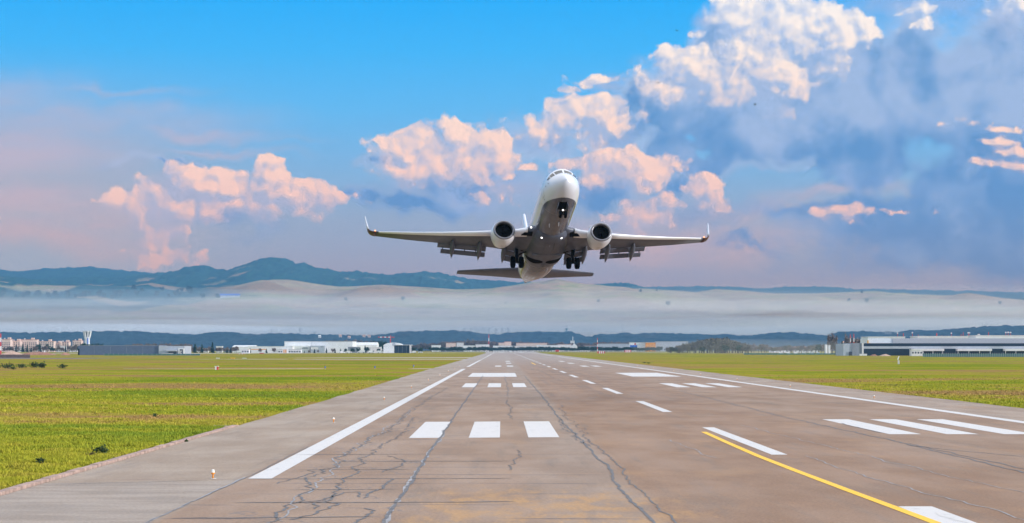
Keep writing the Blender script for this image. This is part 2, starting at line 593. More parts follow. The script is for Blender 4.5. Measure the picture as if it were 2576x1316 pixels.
def f_ground(N, b, t):
    pos = N.node('ShaderNodeNewGeometry').outputs['Position']
    c = grass_color(N, pos)
    y = N.xyz(pos)[1]
    fld = N.ramp(N.noise(N.v('MULTIPLY', pos, (.25, 1, 1)), .004, 3, .5), [(.35, (.16, .19, .05)), (.5, (.27, .21, .12)), (.65, (.20, .18, .08))])
    c = N.mix(N.ss(y, 2600, 3600), c, fld)
    N.put(b.inputs['Base Color'], c)
    h = N.noise(pos, 3.5, 6, .7)
    bp = N.node('ShaderNodeBump')
    bp.inputs['Strength'].default_value = .9
    bp.inputs['Distance'].default_value = .12
    N.put(bp.inputs['Height'], h)
    N.put(b.inputs['Normal'], bp.outputs[0])


M_ground = material('grass_field', f_ground, rough=1.0, spec=.0)


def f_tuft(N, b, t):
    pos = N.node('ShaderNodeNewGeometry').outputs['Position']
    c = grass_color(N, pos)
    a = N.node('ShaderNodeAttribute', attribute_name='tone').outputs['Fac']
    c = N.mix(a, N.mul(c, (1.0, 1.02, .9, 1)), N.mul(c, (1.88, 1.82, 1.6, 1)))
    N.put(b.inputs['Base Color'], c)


M_tuft = material('grass_blades', f_tuft, rough=.8, spec=.2)


def f_runway(N, b, t):
    pos = N.node('ShaderNodeNewGeometry').outputs['Position']
    x, y, z = N.xyz(pos)[0:3]
    p = N.comb(x, y, 0)
    wob = N.m('MULTIPLY_ADD', N.noise(p, .35, 4, .6), 1.2, -.6)
    xw = N.m('ADD', x, wob)
    # lanes laid at different times
    c = N.mix(N.ss(xw, 3.2, 5.6), (.305, .228, .176), (.275, .186, .128))
    c = N.mix(N.ss(xw, -9.6, -10.4), c, (.335, .285, .240))
    c = N.mix(N.m('MULTIPLY', N.ss(xw, .6, 2.4), N.ss(xw, 5.2, 4.2)), c, (.300, .238, .196))
    c = N.mix(N.ss(xw, 17, 23), c, (.285, .205, .150))
    c = N.mix(N.ss(x, 35.4, 36.2), c, (.325, .272, .232))
    # broad mottling and stains
    n1 = N.noise(N.v('MULTIPLY', p, (1.0, .35, 1)), .22, 6, .6)
    c = N.mix(N.ss(n1, .35, .66, 0, .85), c, N.mul(c, (.78, .75, .74, 1)))
    n5 = N.noise(N.v('ADD', N.v('MULTIPLY', p, (1.4, .12, 1)), (3, 50, 0)), .55, 6, .62)
    c = N.mix(N.ss(n5, .50, .72, 0, .5), c, (.17, .145, .13))
    n6 = N.noise(N.v('ADD', N.v('MULTIPLY', p, (.25, 1.2, 1)), (31, 5, 0)), .4, 6, .62)
    c = N.mix(N.ss(n6, .55, .74, 0, .5), c, N.mul(c, (1.22, 1.2, 1.18, 1)))
    n2 = N.noise(N.v('MULTIPLY', N.v('ADD', p, (40, 13, 0)), (.5, 1.6, 1)), .5, 6, .62)
    c = N.mix(N.m('MULTIPLY', N.ss(n2, .58, .7), N.ss(x, -8.5, -10.5, 0, .7)), c, (.24, .19, .165))
    # tan worn patches close by
    n3 = N.noise(N.v('MULTIPLY', p, (1.6, .55, 1)), .62, 8, .72)
    near = N.m('MULTIPLY', N.ss(y, 73, 58), N.m('MULTIPLY', N.ss(x, -5.5, -1.5), N.ss(x, 9, 3.5)))
    c = N.mix(N.m('MULTIPLY', N.ss(N.m('ADD', n3, N.m('MULTIPLY', near, .16)), .57, .78), N.m('MULTIPLY', near, .9)), c, (.40, .255, .125))
    n4 = N.noise(N.v('ADD', N.v('MULTIPLY', p, (.8, .4, 1)), (17, 3, 0)), .3, 6, .6)
    c = N.mix(N.m('MULTIPLY', N.ss(n4, .52, .75), N.ss(x, -10, 6, .25, .6)), c, (.35, .228, .138))
    # rubber streaks along the wheel tracks
    rub = N.noise(N.v('MULTIPLY', p, (1.3, .012, 1)), 1.0, 4, .6)
    trk = N.m('MULTIPLY', N.ss(N.m('ABSOLUTE', N.m('SUBTRACT', x, 13.0)), 11, 3), N.ss(y, 95, 260))
    c = N.mix(N.m('MULTIPLY', N.ss(rub, .42, .7), N.m('MULTIPLY', trk, .6)), c, (.15, .12, .11))
    # transverse joints, left half
    yj = N.m('ADD', y, N.m('MULTIPLY_ADD', N.noise(p, .25, 3, .5), .7, -.35))
    fr = N.m('ABSOLUTE', N.m('SUBTRACT', N.m('FRACT', N.m('DIVIDE', yj, 4.6)), .5))
    brk = N.ss(N.noise(N.v('MULTIPLY', p, (.16, 1.0, 1)), 1.0, 2, .5), .45, .58)
    j = N.m('MULTIPLY', N.ss(fr, .05, .015), N.m('MULTIPLY', N.ss(x, 5, 2.5), N.m('MULTIPLY', brk, N.ss(x, -11, -9, .25, .8))))
    c = N.mix(j, c, (.13, .11, .11))
    # the shoulder nearest the camera is an older, bluer slab with dark stains
    old = N.m('MULTIPLY', N.ss(N.m('ADD', y, N.m('MULTIPLY', x, -.22)), 70.9, 70.2), N.ss(x, -9.9, -10.3))
    oc = N.mix(N.ss(N.noise(N.v('MULTIPLY', p, (.35, 1.2, 1)), .7, 5, .6), .38, .62), (.25, .225, .21), (.335, .305, .285))
    c = N.mix(N.m('MULTIPLY', old, .8), c, oc)
    # fine hair cracks between the long ones
    wv = N.v('ADD', N.v('MULTIPLY', p, (1.0, .55, 1)), N.v('SCALE', N.noise(p, 1.2, 4, .6, True), scale=.9))
    n = N.node('ShaderNodeTexVoronoi', feature='DISTANCE_TO_EDGE')
    N.put(n.inputs['Vector'], wv)
    n.inputs['Scale'].default_value = .42
    hc = N.m('MULTIPLY', N.ss(n.outputs[0], .028, .006), N.m('MULTIPLY', N.ss(N.noise(p, .33, 3, .5), .5, .6), N.m('MULTIPLY', N.ss(x, -9.5, -7.5), N.ss(x, -1.5, -4))))
    c = N.mix(N.m('MULTIPLY', hc, .75), c, (.15, .14, .15))
    # aggregate
    ag = N.noise(p, 9.0, 4, .75)
    c = N.mix(N.ss(ag, .3, .7), N.mul(c, (.78, .78, .78, 1)), N.mul(c, (1.2, 1.2, 1.2, 1)))
    # paler towards the threshold end: distant haze and sheen put into the colour
    c = N.mul(c, (1.05, .955, .865, 1))
    c = N.mix(N.ss(y, 220, 1000, 0, .5), c, (.36, .325, .305))
    c = N.mix(N.ss(y, 1700, 2300, 0, .7), c, (.38, .33, .29))
    N.put(b.inputs['Base Color'], c)
    N.put(b.inputs['Roughness'], N.ss(n1, .3, .7, .62, .82))
    bp = N.node('ShaderNodeBump')
    bp.inputs['Strength'].default_value = .35
    bp.inputs['Distance'].default_value = .02
    N.put(bp.inputs['Height'], N.noise(p, 6.0, 5, .7))
    N.put(b.inputs['Normal'], bp.outputs[0])


M_runway = material('worn_runway_asphalt', f_runway, rough=.75, spec=.3)


def f_paint(base):
    def fn(N, b, t):
        pos = N.node('ShaderNodeNewGeometry').outputs['Position']
        f = N.noise(N.v('MULTIPLY', pos, (1, .5, 1)), 1.3, 7, .7)
        c = N.mix(N.ss(f, .54, .74, 0, .7), (*base, 1), tuple(q * .6 for q in base))
        N.put(b.inputs['Base Color'], c)
    return fn


M_white = material('white_runway_paint', f_paint((.61, .585, .575)), rough=.6)
M_yellow = material('yellow_runway_paint', f_paint((.88, .50, .004)), rough=.6)
M_worn = material('old_worn_paint', f_paint((.62, .60, .58)), rough=.7)
M_seal = material('crack_sealer', color=(.115, .103, .102), rough=.6, vary=.4, vscale=3)
M_sealpale = material('weathered_sealer', color=(.29, .285, .30), rough=.8, vary=.35, vscale=3)
M_concrete = material('pale_concrete_path', color=(.42, .37, .32), rough=.9, vary=.18, vscale=.4)

# ground sheet, one piece to the horizon (fine quads close by so that the field can roll a little)
gx = np.r_[-9000, -4000, -2000, -1000, np.linspace(-600, 600, 121), 1000, 2000, 4000, 9000]
gy = np.r_[-300, 0, np.linspace(40, 700, 133), 800, 1000, 1300, 1700, 2200, 2800, 3600, 5000, 7000, 9000, 15500]
GX, GY = np.meshgrid(gx, gy)


def ground_z(x, y):
    away = np.clip(np.maximum(-17.5 - x, x - 44.2) / 14, 0, 1)
    nearf = np.clip((y - 30) / 40, 0, 1) * np.clip((1500 - y) / 600, 0, 1)
    return -.06 + away * nearf * (.32 * (fbm(x * .035, y * .03, 3, 5) - .5))


GZ = ground_z(GX, GY)
nx, ny = len(gx), len(gy)
idx = np.arange(nx * ny).reshape(ny, nx)
F = np.stack([idx[:-1, :-1], idx[:-1, 1:], idx[1:, 1:], idx[1:, :-1]], -1).reshape(-1, 4)
tag(np_mesh('ground', np.stack([GX, GY, GZ], -1).reshape(-1, 3), F, M_ground, smooth=True), kind='structure')


def sheet(name, pts, z, mat, parent=None):
    return MB().add([(x, y, z) for x, y in pts], [tuple(range(len(pts)))]).build(name, mat, parent, fix=False)


def slab(m, pts, z0, z1):
    n = len(pts)
    m.add([(x, y, z0) for x, y in pts] + [(x, y, z1) for x, y in pts],
          [tuple(range(n, 2 * n))] + [(k, (k + 1) % n, n + (k + 1) % n, n + k) for k in range(n)])
    return m


RL, RR, CTR = -17.0, 43.8, 13.0
ly = [30] + list(np.linspace(60, 700, 129)) + [1000, 1500, 2000, 2500, 3000, 3230]
edgeL = [(RL + .5 * (fbm(np.array([y * .09]), np.array([1.0]), 3, 3)[0] - .5) * (y > 118) - (0.5 * min(1, max(0, (y - 118) / 300))), y) for y in ly]
edgeR = [(RR + .6 * (fbm(np.array([y * .07]), np.array([4.0]), 3, 8)[0] - .5), y) for y in ly]
widen = lambda y: 12 * max(0, min(1, (y - 2300) / 500))
rv = [(x - widen(y), y, 0) for x, y in edgeL] + [(x + widen(y), y, 0) for x, y in edgeR]
n_ = len(ly)
skirt = [(x - .05, y, -.12) for x, y, z in rv[:n_]] + [(x + .05, y, -.12) for x, y, z in rv[n_:]]
runway = tag(MB().add(rv + skirt, [(i, n_ + i, n_ + i + 1, i + 1) for i in range(n_ - 1)] +
                      [(2 * n_ + i, i, i + 1, 2 * n_ + i + 1) for i in range(n_ - 1)] +
                      [(n_ + i, 3 * n_ + i, 3 * n_ + i + 1, n_ + i + 1) for i in range(n_ - 1)]).build('runway', M_runway, fix=False), kind='structure')

ZM = .006


def mark(name, x0, x1, y0, y1, mat=M_white, skew=0.0, z=ZM):
    return sheet(name, [(x0, y0), (x1, y0 + skew), (x1, y1 + skew), (x0, y1)], z, mat, runway)


for (a, c) in ((69.2, 444), (495, 790), (830, 860), (900, 940), (1000, 1060), (1120, 1700), (1800, 2900)):
    mark('edge_line', -9.75, -8.85, a, c)
mark('edge_line', 34.9, 35.9, 40, 1130)
mark('edge_line', 34.9, 35.9, 1250, 2900)
for k in range(0, 48):
    y0 = 27.6 + 57.2 * k
    mark('centre_dash', 12.72 if k else 12.55, 13.47 if k else 13.62, y0, y0 + 29.4)
for (y0, y1, bars) in ((100.6, 122.8, (0, 1, 2)), (233, 259.5, (0, 1, 2)), (500, 529, (1, 2)), (600, 630, (2,)), (690, 725, (2,))):
    for i in bars:
        xl = -5.2 + 3.35 * i
        sk = .5 if y0 < 120 else 0
        mark('touchdown_bar', xl, xl + 1.75, y0 + .35 * i, y1 + .35 * i, skew=sk * .5)
        xr = 2 * CTR - xl
        mark('touchdown_bar', xr - 1.85, xr, y0 + (4.5 if y0 < 120 else 0), y1 + (4.5 if y0 < 120 else 0))
mark('aiming_bar', -6.0, 2.7, 319, 369)
mark('aiming_bar', 23.4, 32.1, 322, 372)
mark('aiming_bar', -5, 3, 2350, 2550)
mark('aiming_bar', 23, 31, 2350, 2550)
for k in range(12):
    xk = -4.5 + 3.2 * k
    mark('threshold_bar', xk, xk + 1.6, 2960, 3050)
ty = [40, 48, 56, 64, 74, 84, 96, 108]
tx = [12.62, 12.5, 12.36, 12.2, 12.03, 11.93, 12.0, 12.12]
m = MB()
m.add([(x - .17, y, ZM + .004) for x, y in zip(tx, ty)] + [(x + .17, y, ZM + .004) for x, y in zip(tx, ty)], [(i, 8 + i, 9 + i, i + 1) for i in range(7)])
m.build('taxi_line', M_yellow, runway, fix=False)
mark('taxi_line', 10.3, 10.75, 560, 640, M_yellow)


def crack(path, w, jit, name='sealed_crack', mat=None, step=.8, seed=0, z=.010, wob=.35):
    """a meandering ribbon of sealer laid on the asphalt"""
    r = random.Random(seed)
    pts = []
    for (x0, y0), (x1, y1) in zip(path, path[1:]):
        L = math.hypot(x1 - x0, y1 - y0)
        k = max(2, int(L / step))
        for i in range(k):
            u = i / k
            pts.append([x0 + (x1 - x0) * u, y0 + (y1 - y0) * u])
    pts.append(list(path[-1]))
    ox = 0
    V, F = [], []
    for i, (x, y) in enumerate(pts):
        ox = ox * .66 + r.uniform(-1, 1) * jit * 1.5
        ww = w * r.uniform(1 - wob, 1 + wob) * (.35 if i in (0, len(pts) - 1) else 1)
        a = pts[max(0, i - 1)]
        c = pts[min(len(pts) - 1, i + 1)]
        dx, dy = c[0] - a[0], c[1] - a[1]
        l = math.hypot(dx, dy) or 1
        nxn, nyn = dy / l, -dx / l
        cx_, cy_ = x + nxn * ox, y + nyn * ox
        V += [(cx_ - nxn * ww / 2, cy_ - nyn * ww / 2, z), (cx_ + nxn * ww / 2, cy_ + nyn * ww / 2, z)]
    for i in range(len(pts) - 1):
        F.append((2 * i, 2 * i + 1, 2 * i + 3, 2 * i + 2))
    return MB().add(V, F).build(name, mat or M_seal, runway, fix=False)


crack([(-3.4, 30), (-3.42, 70), (-3.5, 140), (-3.45, 330)], .12, .03, seed=1)
crack([(-3.36, 30), (-3.44, 70), (-3.5, 110)], .10, .06, mat=M_sealpale, seed=91, z=.009, wob=.8)
crack([(-6.6, 40), (-6.9, 56), (-7.3, 86), (-7.0, 112), (-7.4, 150), (-7.0, 230)], .085, .15, seed=2, step=.55)
crack([(-6.5, 52), (-6.8, 60), (-7.35, 86), (-7.1, 112), (-7.4, 150)], .07, .13, mat=M_sealpale, seed=2, step=.55, z=.009)
crack([(-5.7, 56), (-6.1, 66), (-6.3, 84), (-5.9, 108), (-6.2, 132)], .08, .16, seed=3, step=.55)
crack([(-6.7, 58), (-5.9, 59.5), (-5.5, 62.5), (-4.95, 63)], .10, .05, seed=4, step=.3)
crack([(-6.2, 52.5), (-5.7, 54.5), (-5.2, 58), (-5.75, 58.6), (-6.4, 58.2)], .10, .06, seed=5, step=.3)
crack([(-4.9, 72.6), (-4.35, 76), (-4.3, 80), (-5.3, 84)], .07, .06, seed=6, step=.4)
crack([(-4.6, 60), (-4.3, 64.5), (-4.15, 69)], .11, .05, seed=7, step=.4)
crack([(-4.75, 60.5), (-4.95, 62.5), (-4.55, 62.8)], .08, .03, seed=8, step=.3)
crack([(-8.3, 66.5), (-7.9, 69.5), (-7.5, 73), (-7.9, 74)], .07, .06, seed=9, step=.4)
crack([(-4.3, 51), (-3.95, 55.5), (-4.3, 56.4)], .1, .05, seed=10, step=.3)
crack([(.3, 74), (.55, 79), (.8, 83), (.75, 89)], .06, .07, seed=11, step=.5)
crack([(.75, 128), (.8, 150), (.6, 175)], .08, .10, seed=12, step=1)
crack([(.7, 190), (.8, 260), (.7, 330)], .08, .08, seed=13, step=2)
crack([(4.45, 30), (4.35, 54), (4.2, 62), (4.45, 76), (4.4, 90), (4.15, 120), (4.25, 170), (4.2, 330)], .115, .05, seed=14, step=.8)
crack([(5.0, 44), (4.95, 58), (4.7, 67), (5.05, 76), (4.95, 88), (4.75, 98)], .06, .07, seed=15, step=.6)
crack([(4.6, 92), (4.95, 108), (4.8, 132), (5.1, 160)], .06, .16, seed=16, step=.8)
crack([(4.05, 95), (4.1, 106), (4.0, 118), (4.2, 128)], .06, .12, seed=17, step=.8)
crack([(21.5, 52), (21.1, 72), (21.2, 97), (20.7, 130), (20.9, 210)], .13, .07, seed=18)
crack([(22.0, 66), (21.5, 82), (21.6, 95)], .10, .08, seed=19)
crack([(21.0, 93), (22.4, 88), (24.3, 83)], .10, .06, seed=20)
crack([(22.5, 106.5), (22.6, 118), (22.9, 121)], .10, .04, seed=21)
crack([(15.2, 45), (15.0, 58), (14.2, 72), (14.0, 84)], .06, .1, mat=M_sealpale, seed=22)
crack([(18.5, 52), (17.6, 70), (16.5, 95), (15.7, 118)], .055, .1, mat=M_sealpale, seed=23)
crack([(9.8, 82), (9.4, 92), (9.1, 99)], .05, .1, mat=M_sealpale, seed=24)
crack([(-10.4, 44), (-10.1, 56), (-9.95, 70)], .10, .03, mat=M_sealpale, seed=25)
crack([(-10.4, 44), (-10.1, 56), (-9.85, 71), (-9.85, 92)], .05, .03, seed=25, z=.011)
crack([(13.45, 47), (13.3, 51.5), (13.2, 55)], .05, .05, mat=M_worn, seed=26, step=.4, z=.013)
crack([(-17, 66.2), (-13, 67.6), (-9.9, 69)], .06, .03, seed=27, z=.011)
for k in range(7):
    crack([(-9.7 + (k % 3), 53 + 5.3 * k), (-3.6 + (k % 2) * 4, 53.4 + 5.3 * k)], .15, .06, seed=40 + k)

# light pavements that cross the field
taxi = MB()
for pts in ([(-95, 452), (-60, 448), (-17.6, 446), (-17.6, 455), (-60, 453)],
            [(-150, 850), (-17.6, 835), (-17.6, 880), (-120, 868)],
            [(-120, 1010), (-17.6, 985), (-17.6, 1045), (-100, 1035)],
            [(-560, 1780), (-310, 1790), (-17.8, 2150), (-17.8, 2230), (-330, 1960), (-520, 1850)],
            [(560, 1500), (300, 2350), (44.5, 2520), (44.5, 2600), (330, 2450), (600, 1540)],
            [(390, 1270), (560, 1120), (620, 1120), (420, 1300)]):
    slab(taxi, pts, -.2, -.018)
tag(taxi.build('taxiway', M_concrete), kind='structure')
dark = MB()
slab(dark, [(-340, 930), (-215, 900), (-205, 960), (-330, 1000)], -.2, -.014)
tag(dark.build('service_road', material('dark_tarmac', color=(.13, .12, .14), rough=.9, vary=.2, vscale=.2)), kind='structure')

# stone kerb on the left edge
kb = MB()
ky = np.linspace(44, 116, 37)
for a, c in zip(ky, ky[1:]):
    xa = -17.05 + .04 * math.sin(a * 3.1)
    kb.box(xa - .34, xa - .02, a + .012, c - .012, -.2, .10 + .012 * math.sin(a * 7.7))
kb.box(-18.6, -17.0, 116.05, 116.6, -.2, .05)
tag(kb.build('kerb', material('pink_granite_kerb', color=(.36, .25, .21), rough=.85, vary=.3, vscale=2.5)), kind='structure')

# grass blades: one uncountable cover, thinning with distance
def tufts():
    P = []
    for side, y0, y1, n in ((-1, 56, 130, 60000), (-1, 130, 420, 62000), (1, 146, 420, 50000)):
        y = y0 + (y1 - y0) * RNG.random(n) ** .8
        if side < 0:
            xa, xb = -CX * y / FPX - 3, np.full(n, -17.45)
            x = xb + (xa - xb) * RNG.random(n)
        else:
            xa, xb = np.full(n, 44.3), (1024 - CX) * y / FPX + 3
            x = xa + (xb - xa) * RNG.random(n)
        P.append(np.c_[x, y][np.where(side < 0, xa < xb, xb > xa)])
    P = np.vstack(P)
    cl = fbm(P[:, 0] * .9, P[:, 1] * .9, 3, 21)
    keep = RNG.random(len(P)) < np.clip((cl - .3) * 3, .12, 1) * np.clip((420 - P[:, 1]) / 330, .0, 1) ** 2
    P, cl = P[keep], cl[keep]
    n = len(P)
    zz = ground_z(P[:, 0], P[:, 1])
    V = np.zeros((n, 3, 3, 3))
    ton = np.zeros((n, 3, 3))
    for k in range(3):
        a = RNG.random(n) * 2 * PI
        h = (.05 + .13 * np.clip(cl - .25, 0, 1) * 2) * (.6 + .8 * RNG.random(n)) * np.clip(1.15 - P[:, 1] / 700, .5, 1)
        w = .035 * np.clip(P[:, 1] / 80, .8, 2.5) * (.7 + .6 * RNG.random(n))
        ox, oy = RNG.normal(0, .06, n), RNG.normal(0, .06, n)
        V[:, k, 0] = np.c_[P[:, 0] + ox - w * np.cos(a), P[:, 1] + oy - w * np.sin(a), zz - .01]
        V[:, k, 1] = np.c_[P[:, 0] + ox + w * np.cos(a), P[:, 1] + oy + w * np.sin(a), zz - .01]
        V[:, k, 2] = np.c_[P[:, 0] + ox + RNG.normal(0, .06, n), P[:, 1] + oy + RNG.normal(0, .06, n), zz + h]
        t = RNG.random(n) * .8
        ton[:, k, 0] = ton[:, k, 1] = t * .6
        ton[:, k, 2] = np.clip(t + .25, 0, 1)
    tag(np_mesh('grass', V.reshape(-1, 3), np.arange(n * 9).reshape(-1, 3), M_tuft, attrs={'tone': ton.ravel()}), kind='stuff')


tufts()


# ================================================================== HILLS
def interp_profile(pts, scale=1.0):
    a = np.array(pts, float) * scale
    return a[:, 0], a[:, 1]


# wooded ridge close behind the airfield
NEAR_R = [(-400, 331), (-150, 332), (0, 331.5), (15, 331.8), (35, 332.5), (60, 331), (90, 330.7), (130, 330.8), (160, 331.8), (180, 333), (195, 334.3), (210, 332), (235, 331.5), (252, 333.7), (285, 332.4), (305, 333), (320, 334.2), (350, 334.2), (375, 335),
          (390, 333), (405, 331), (430, 330.5), (455, 330.6), (470, 331.2), (485, 333.5), (500, 333.7), (512, 332.5), (530, 331.5), (560, 331.3), (570, 331.5), (578, 334), (588, 336), (600, 334), (630, 332.5), (660, 332.5), (690, 333.6), (720, 334), (750, 335),
          (768, 332.5), (780, 331.8), (795, 331.5), (815, 334), (825, 334.7), (838, 331.2), (860, 330.6), (895, 331.5), (905, 329.8), (930, 330), (945, 329), (965, 327), (985, 325.2), (1010, 325.5), (1024, 326), (1150, 328), (1500, 331)]


def near_hills():
    Yr = 5200.0
    xs = np.arange(-2300, 2500, 4.5)
    ys = np.r_[np.linspace(4150, 5200, 46), np.linspace(5260, 6000, 8)]
    px, py = interp_profile(NEAR_R)
    ridge = np.interp(CX + xs * FPX / Yr, px, HY - py) * Yr / FPX + 3
    X, Y = np.meshgrid(xs, ys)
    t = np.clip((Y - 4150) / (Yr - 4150), 0, 1)
    back = np.clip(1 - (Y - Yr) / 900, 0, 1)
    lobes = fbm(X * .004, Y * .0035, 4, 31)
    sh = np.clip(t * (.62 + .75 * (lobes - .2)) + .35 * t ** 3, 0, 1)
    sh = np.where(Y > Yr - 160, 1 - (1 - sh) * np.clip((Yr - Y) / 160, 0, 1), sh)
    Z = ridge[None, :] * sh * np.where(Y > Yr, back, 1)
    Z += (vnoise(X / 11, Y / 26, 5) ** 2 * 5.5 + vnoise(X / 27, Y / 50, 6) * 4 - 3) * np.clip(t * 4, 0, 1)
    n0, n1 = len(xs), len(ys)
    ii = np.arange(n0 * n1).reshape(n1, n0)
    F = np.stack([ii[:-1, :-1], ii[:-1, 1:], ii[1:, 1:], ii[1:, :-1]], -1).reshape(-1, 4)

    def fn(N, b, t_):
        pos = N.node('ShaderNodeNewGeometry').outputs['Position']
        f = N.noise(N.v('MULTIPLY', pos, (1, .5, 1.6)), .045, 5, .65)
        g = N.noise(N.v('MULTIPLY', pos, (1, .4, 1.4)), .006, 4, .55)
        c = N.mix(N.ss(f, .3, .7), (.014, .040, .075), (.035, .075, .115))  # haze blue is put into the wood colour
        c = N.mix(N.ss(g, .55, .68, 0, .6), c, (.075, .085, .11))
        N.put(b.inputs['Base Color'], c)
    tag(np_mesh('wooded_hills', np.stack([X, Y, Z - 2], -1).reshape(-1, 3), F, material('hazed_bare_hill_wood', fn, rough=.95, spec=.1), smooth=True), kind='structure')


near_hills()

FIELD_R = [(-700, 700), (-200, 700), (0, 697), (60, 701), (150, 718), (300, 722), (380, 712), (480, 728), (560, 720), (640, 715), (700, 706), (760, 710), (860, 722), (960, 716), (1060, 722), (1150, 728), (1230, 726), (1290, 718), (1335, 710), (1385, 705), (1410, 712), (1450, 722), (1540, 727), (1620, 726), (1700, 731),
           (1750, 735), (1800, 727), (1850, 730), (1950, 738), (2050, 738), (2130, 735), (2200, 732), (2260, 738), (2330, 742), (2420, 750), (2576, 756), (2900, 760), (3400, 760)]
WOOD_R = [(-700, 690), (-200, 700), (0, 705), (100, 704), (250, 700), (330, 698), (400, 691), (440, 684), (480, 673), (520, 668), (545, 676), (580, 682), (620, 668), (650, 655), (685, 647), (715, 651), (745, 665), (765, 661), (790, 672), (830, 680), (870, 688), (895, 682), (920, 690), (960, 692), (1010, 692), (1050, 688), (1080, 686),
          (1120, 694), (1170, 702), (1220, 708), (1280, 712), (1340, 718), (1400, 720), (1470, 722), (1500, 720), (1530, 713), (1580, 715), (1600, 723), (1660, 735), (1800, 745), (2100, 755), (2600, 770), (3400, 770)]
BLUE_R = [(-700, 690), (-100, 684), (0, 681), (60, 683), (130, 675), (230, 672), (300, 680), (370, 687), (440, 692), (700, 715), (1200, 722), (1280, 712), (1320, 708), (1380, 720), (1600, 726), (1680, 723), (1750, 721), (1850, 724), (1920, 727), (2010, 722), (2100, 722), (2130, 728), (2300, 729), (2400, 732), (2576, 736), (2900, 738), (3400, 742)]


def far_hills(name, prof, Y0, Yr, Yb, base_py, xstep, crowns, matfn, seed, power, mname, forest=None):
    half = 1.02 * Yr * 700 / FPX
    xs = np.arange(-half, half * 1.05, xstep)
    ys = np.r_[np.linspace(Y0, Yr, 60), np.linspace(Yr + (Yb - Yr) / 8, Yb, 8)]
    px, py = interp_profile(prof, .3975)
    rz = EYE + np.interp(CX + xs * FPX / Yr, px, HY - py) * Yr / FPX
    X, Y = np.meshgrid(xs, ys)
    t = np.clip((Y - Y0) / (Yr - Y0), 0, 1)
    z0 = EYE + (HY - base_py * .3975) * Y0 / FPX
    lob = fbm(X / 520, Y / 420, 4, seed)
    env = t ** power
    env = np.clip(env + (lob - .5) * .55 * np.sin(PI * t) ** .8, 0, 1.02)
    Z = z0 + (rz[None, :] - z0) * env
    Z = np.where(Y > Yr, rz[None, :] - (Y - Yr) / (Yb - Yr) * (rz[None, :] + 5), Z)
    att = np.zeros_like(X)
    if forest is not None:
        att = forest(X, Y, t, lob)
    cr = (vnoise(X / 17, Y / 60, seed + 1) ** 1.5 * crowns + (vnoise(X / 48, Y / 90, seed + 2) - .5) * crowns * 1.2)
    Z = Z + cr * np.clip(t * 3, 0, 1) * (np.clip(att * 1.5, .06, 1) if forest is not None else 1)
    n0, n1 = len(xs), len(ys)
    ii = np.arange(n0 * n1).reshape(n1, n0)
    F = np.stack([ii[:-1, :-1], ii[:-1, 1:], ii[1:, 1:], ii[1:, :-1]], -1).reshape(-1, 4)
    tag(np_mesh(name, np.stack([X, Y, Z], -1).reshape(-1, 3), F, material(mname, matfn, rough=.95, spec=.1), smooth=True, attrs={'wood': att.ravel()}), kind='structure')
    return xs, ys, X, Y, Z


def hill_color(N, wood):
    pos = N.node('ShaderNodeNewGeometry').outputs['Position']
    f = N.noise(N.v('MULTIPLY', pos, (1, .4, 1.3)), .03, 5, .65)
    tree = N.mix(N.ss(f, .3, .7), (.006, .043, .060), (.020, .080, .074))  # blue-green tree tone with distance haze put into it
    strip = N.noise(N.v('MULTIPLY', pos, (.16, .9, 1.8)), .0045, 4, .5)
    fld = N.ramp(strip, [(.30, (.30, .20, .13)), (.44, (.36, .24, .16)), (.5, (.40, .28, .19)), (.535, (.30, .28, .13)), (.57, (.42, .33, .22)), (.7, (.32, .21, .15))])
    scr = N.noise(N.v('MULTIPLY', pos, (.35, 1, 2)), .012, 5, .7)
    fld = N.mix(N.ss(scr, .60, .68, 0, .8), fld, (.07, .10, .05))
    return N.mix(wood, fld, tree)


def f_field(N, b, t):
    a = N.node('ShaderNodeAttribute', attribute_name='wood').outputs['Fac']
    N.put(b.inputs['Base Color'], hill_color(N, a))


def f_wood(N, b, t):
    a = N.node('ShaderNodeAttribute', attribute_name='wood').outputs['Fac']
    N.put(b.inputs['Base Color'], hill_color(N, a))


def f_blue(N, b, t):
    N.put(b.inputs['Base Color'], hill_color(N, 1.0))


sst = lambda x, a, b: (lambda t: t * t * (3 - 2 * t))(np.clip((x - a) / (b - a), 0, 1))
far_hills('distant_hills', BLUE_R, 11600, 13200, 14600, 770, 12, 9, f_blue, 41, 1.0, 'hazed_distant_hill_wood')
far_hills('forest_hills', WOOD_R, 9300, 11000, 11800, 752, 8, 13, f_wood, 51, .85, 'hazed_hill_forest',
          forest=lambda X, Y, t, l: np.clip(1 - sst(fbm(X / 260, Y / 260, 4, 77) - .1 * t, .63, .72) * sst(t, .1, .3), 0, 1))
FH = far_hills('field_hills', FIELD_R, 6300, 9000, 9300, 862, 9, 6, f_field, 61, .62, 'farmed_hillside',
          forest=lambda X, Y, t, l: np.clip(sst(-X + 500 * (fbm(X / 500, Y / 300, 3, 88) - .5), 1150, 1500) * sst(t, .25, .5) * (1 - .9 * sst(fbm(X / 420, Y / 160, 3, 90), .52, .6)) + .0, 0, 1))

# ================================================================== HAZE AND FOG
def volume(name, color, density, aniso=0.0):
    m = bpy.data.materials.new(name)
    m.use_nodes = True
    t = m.node_tree
    t.nodes.clear()
    v = t.nodes.new('ShaderNodeVolumePrincipled')
    v.inputs['Color'].default_value = (*color, 1)
    v.inputs['Density'].default_value = density
    v.inputs['Anisotropy'].default_value = aniso
    o = t.nodes.new('ShaderNodeOutputMaterial')
    t.links.new(v.outputs[0], o.inputs['Volume'])
    return m


if HAZE:
    tag(MB().box(-9500, 9500, -350, 15200, -6, 645).build('haze', volume('haze_air', (.125, .30, .52), HAZE)), kind='stuff')


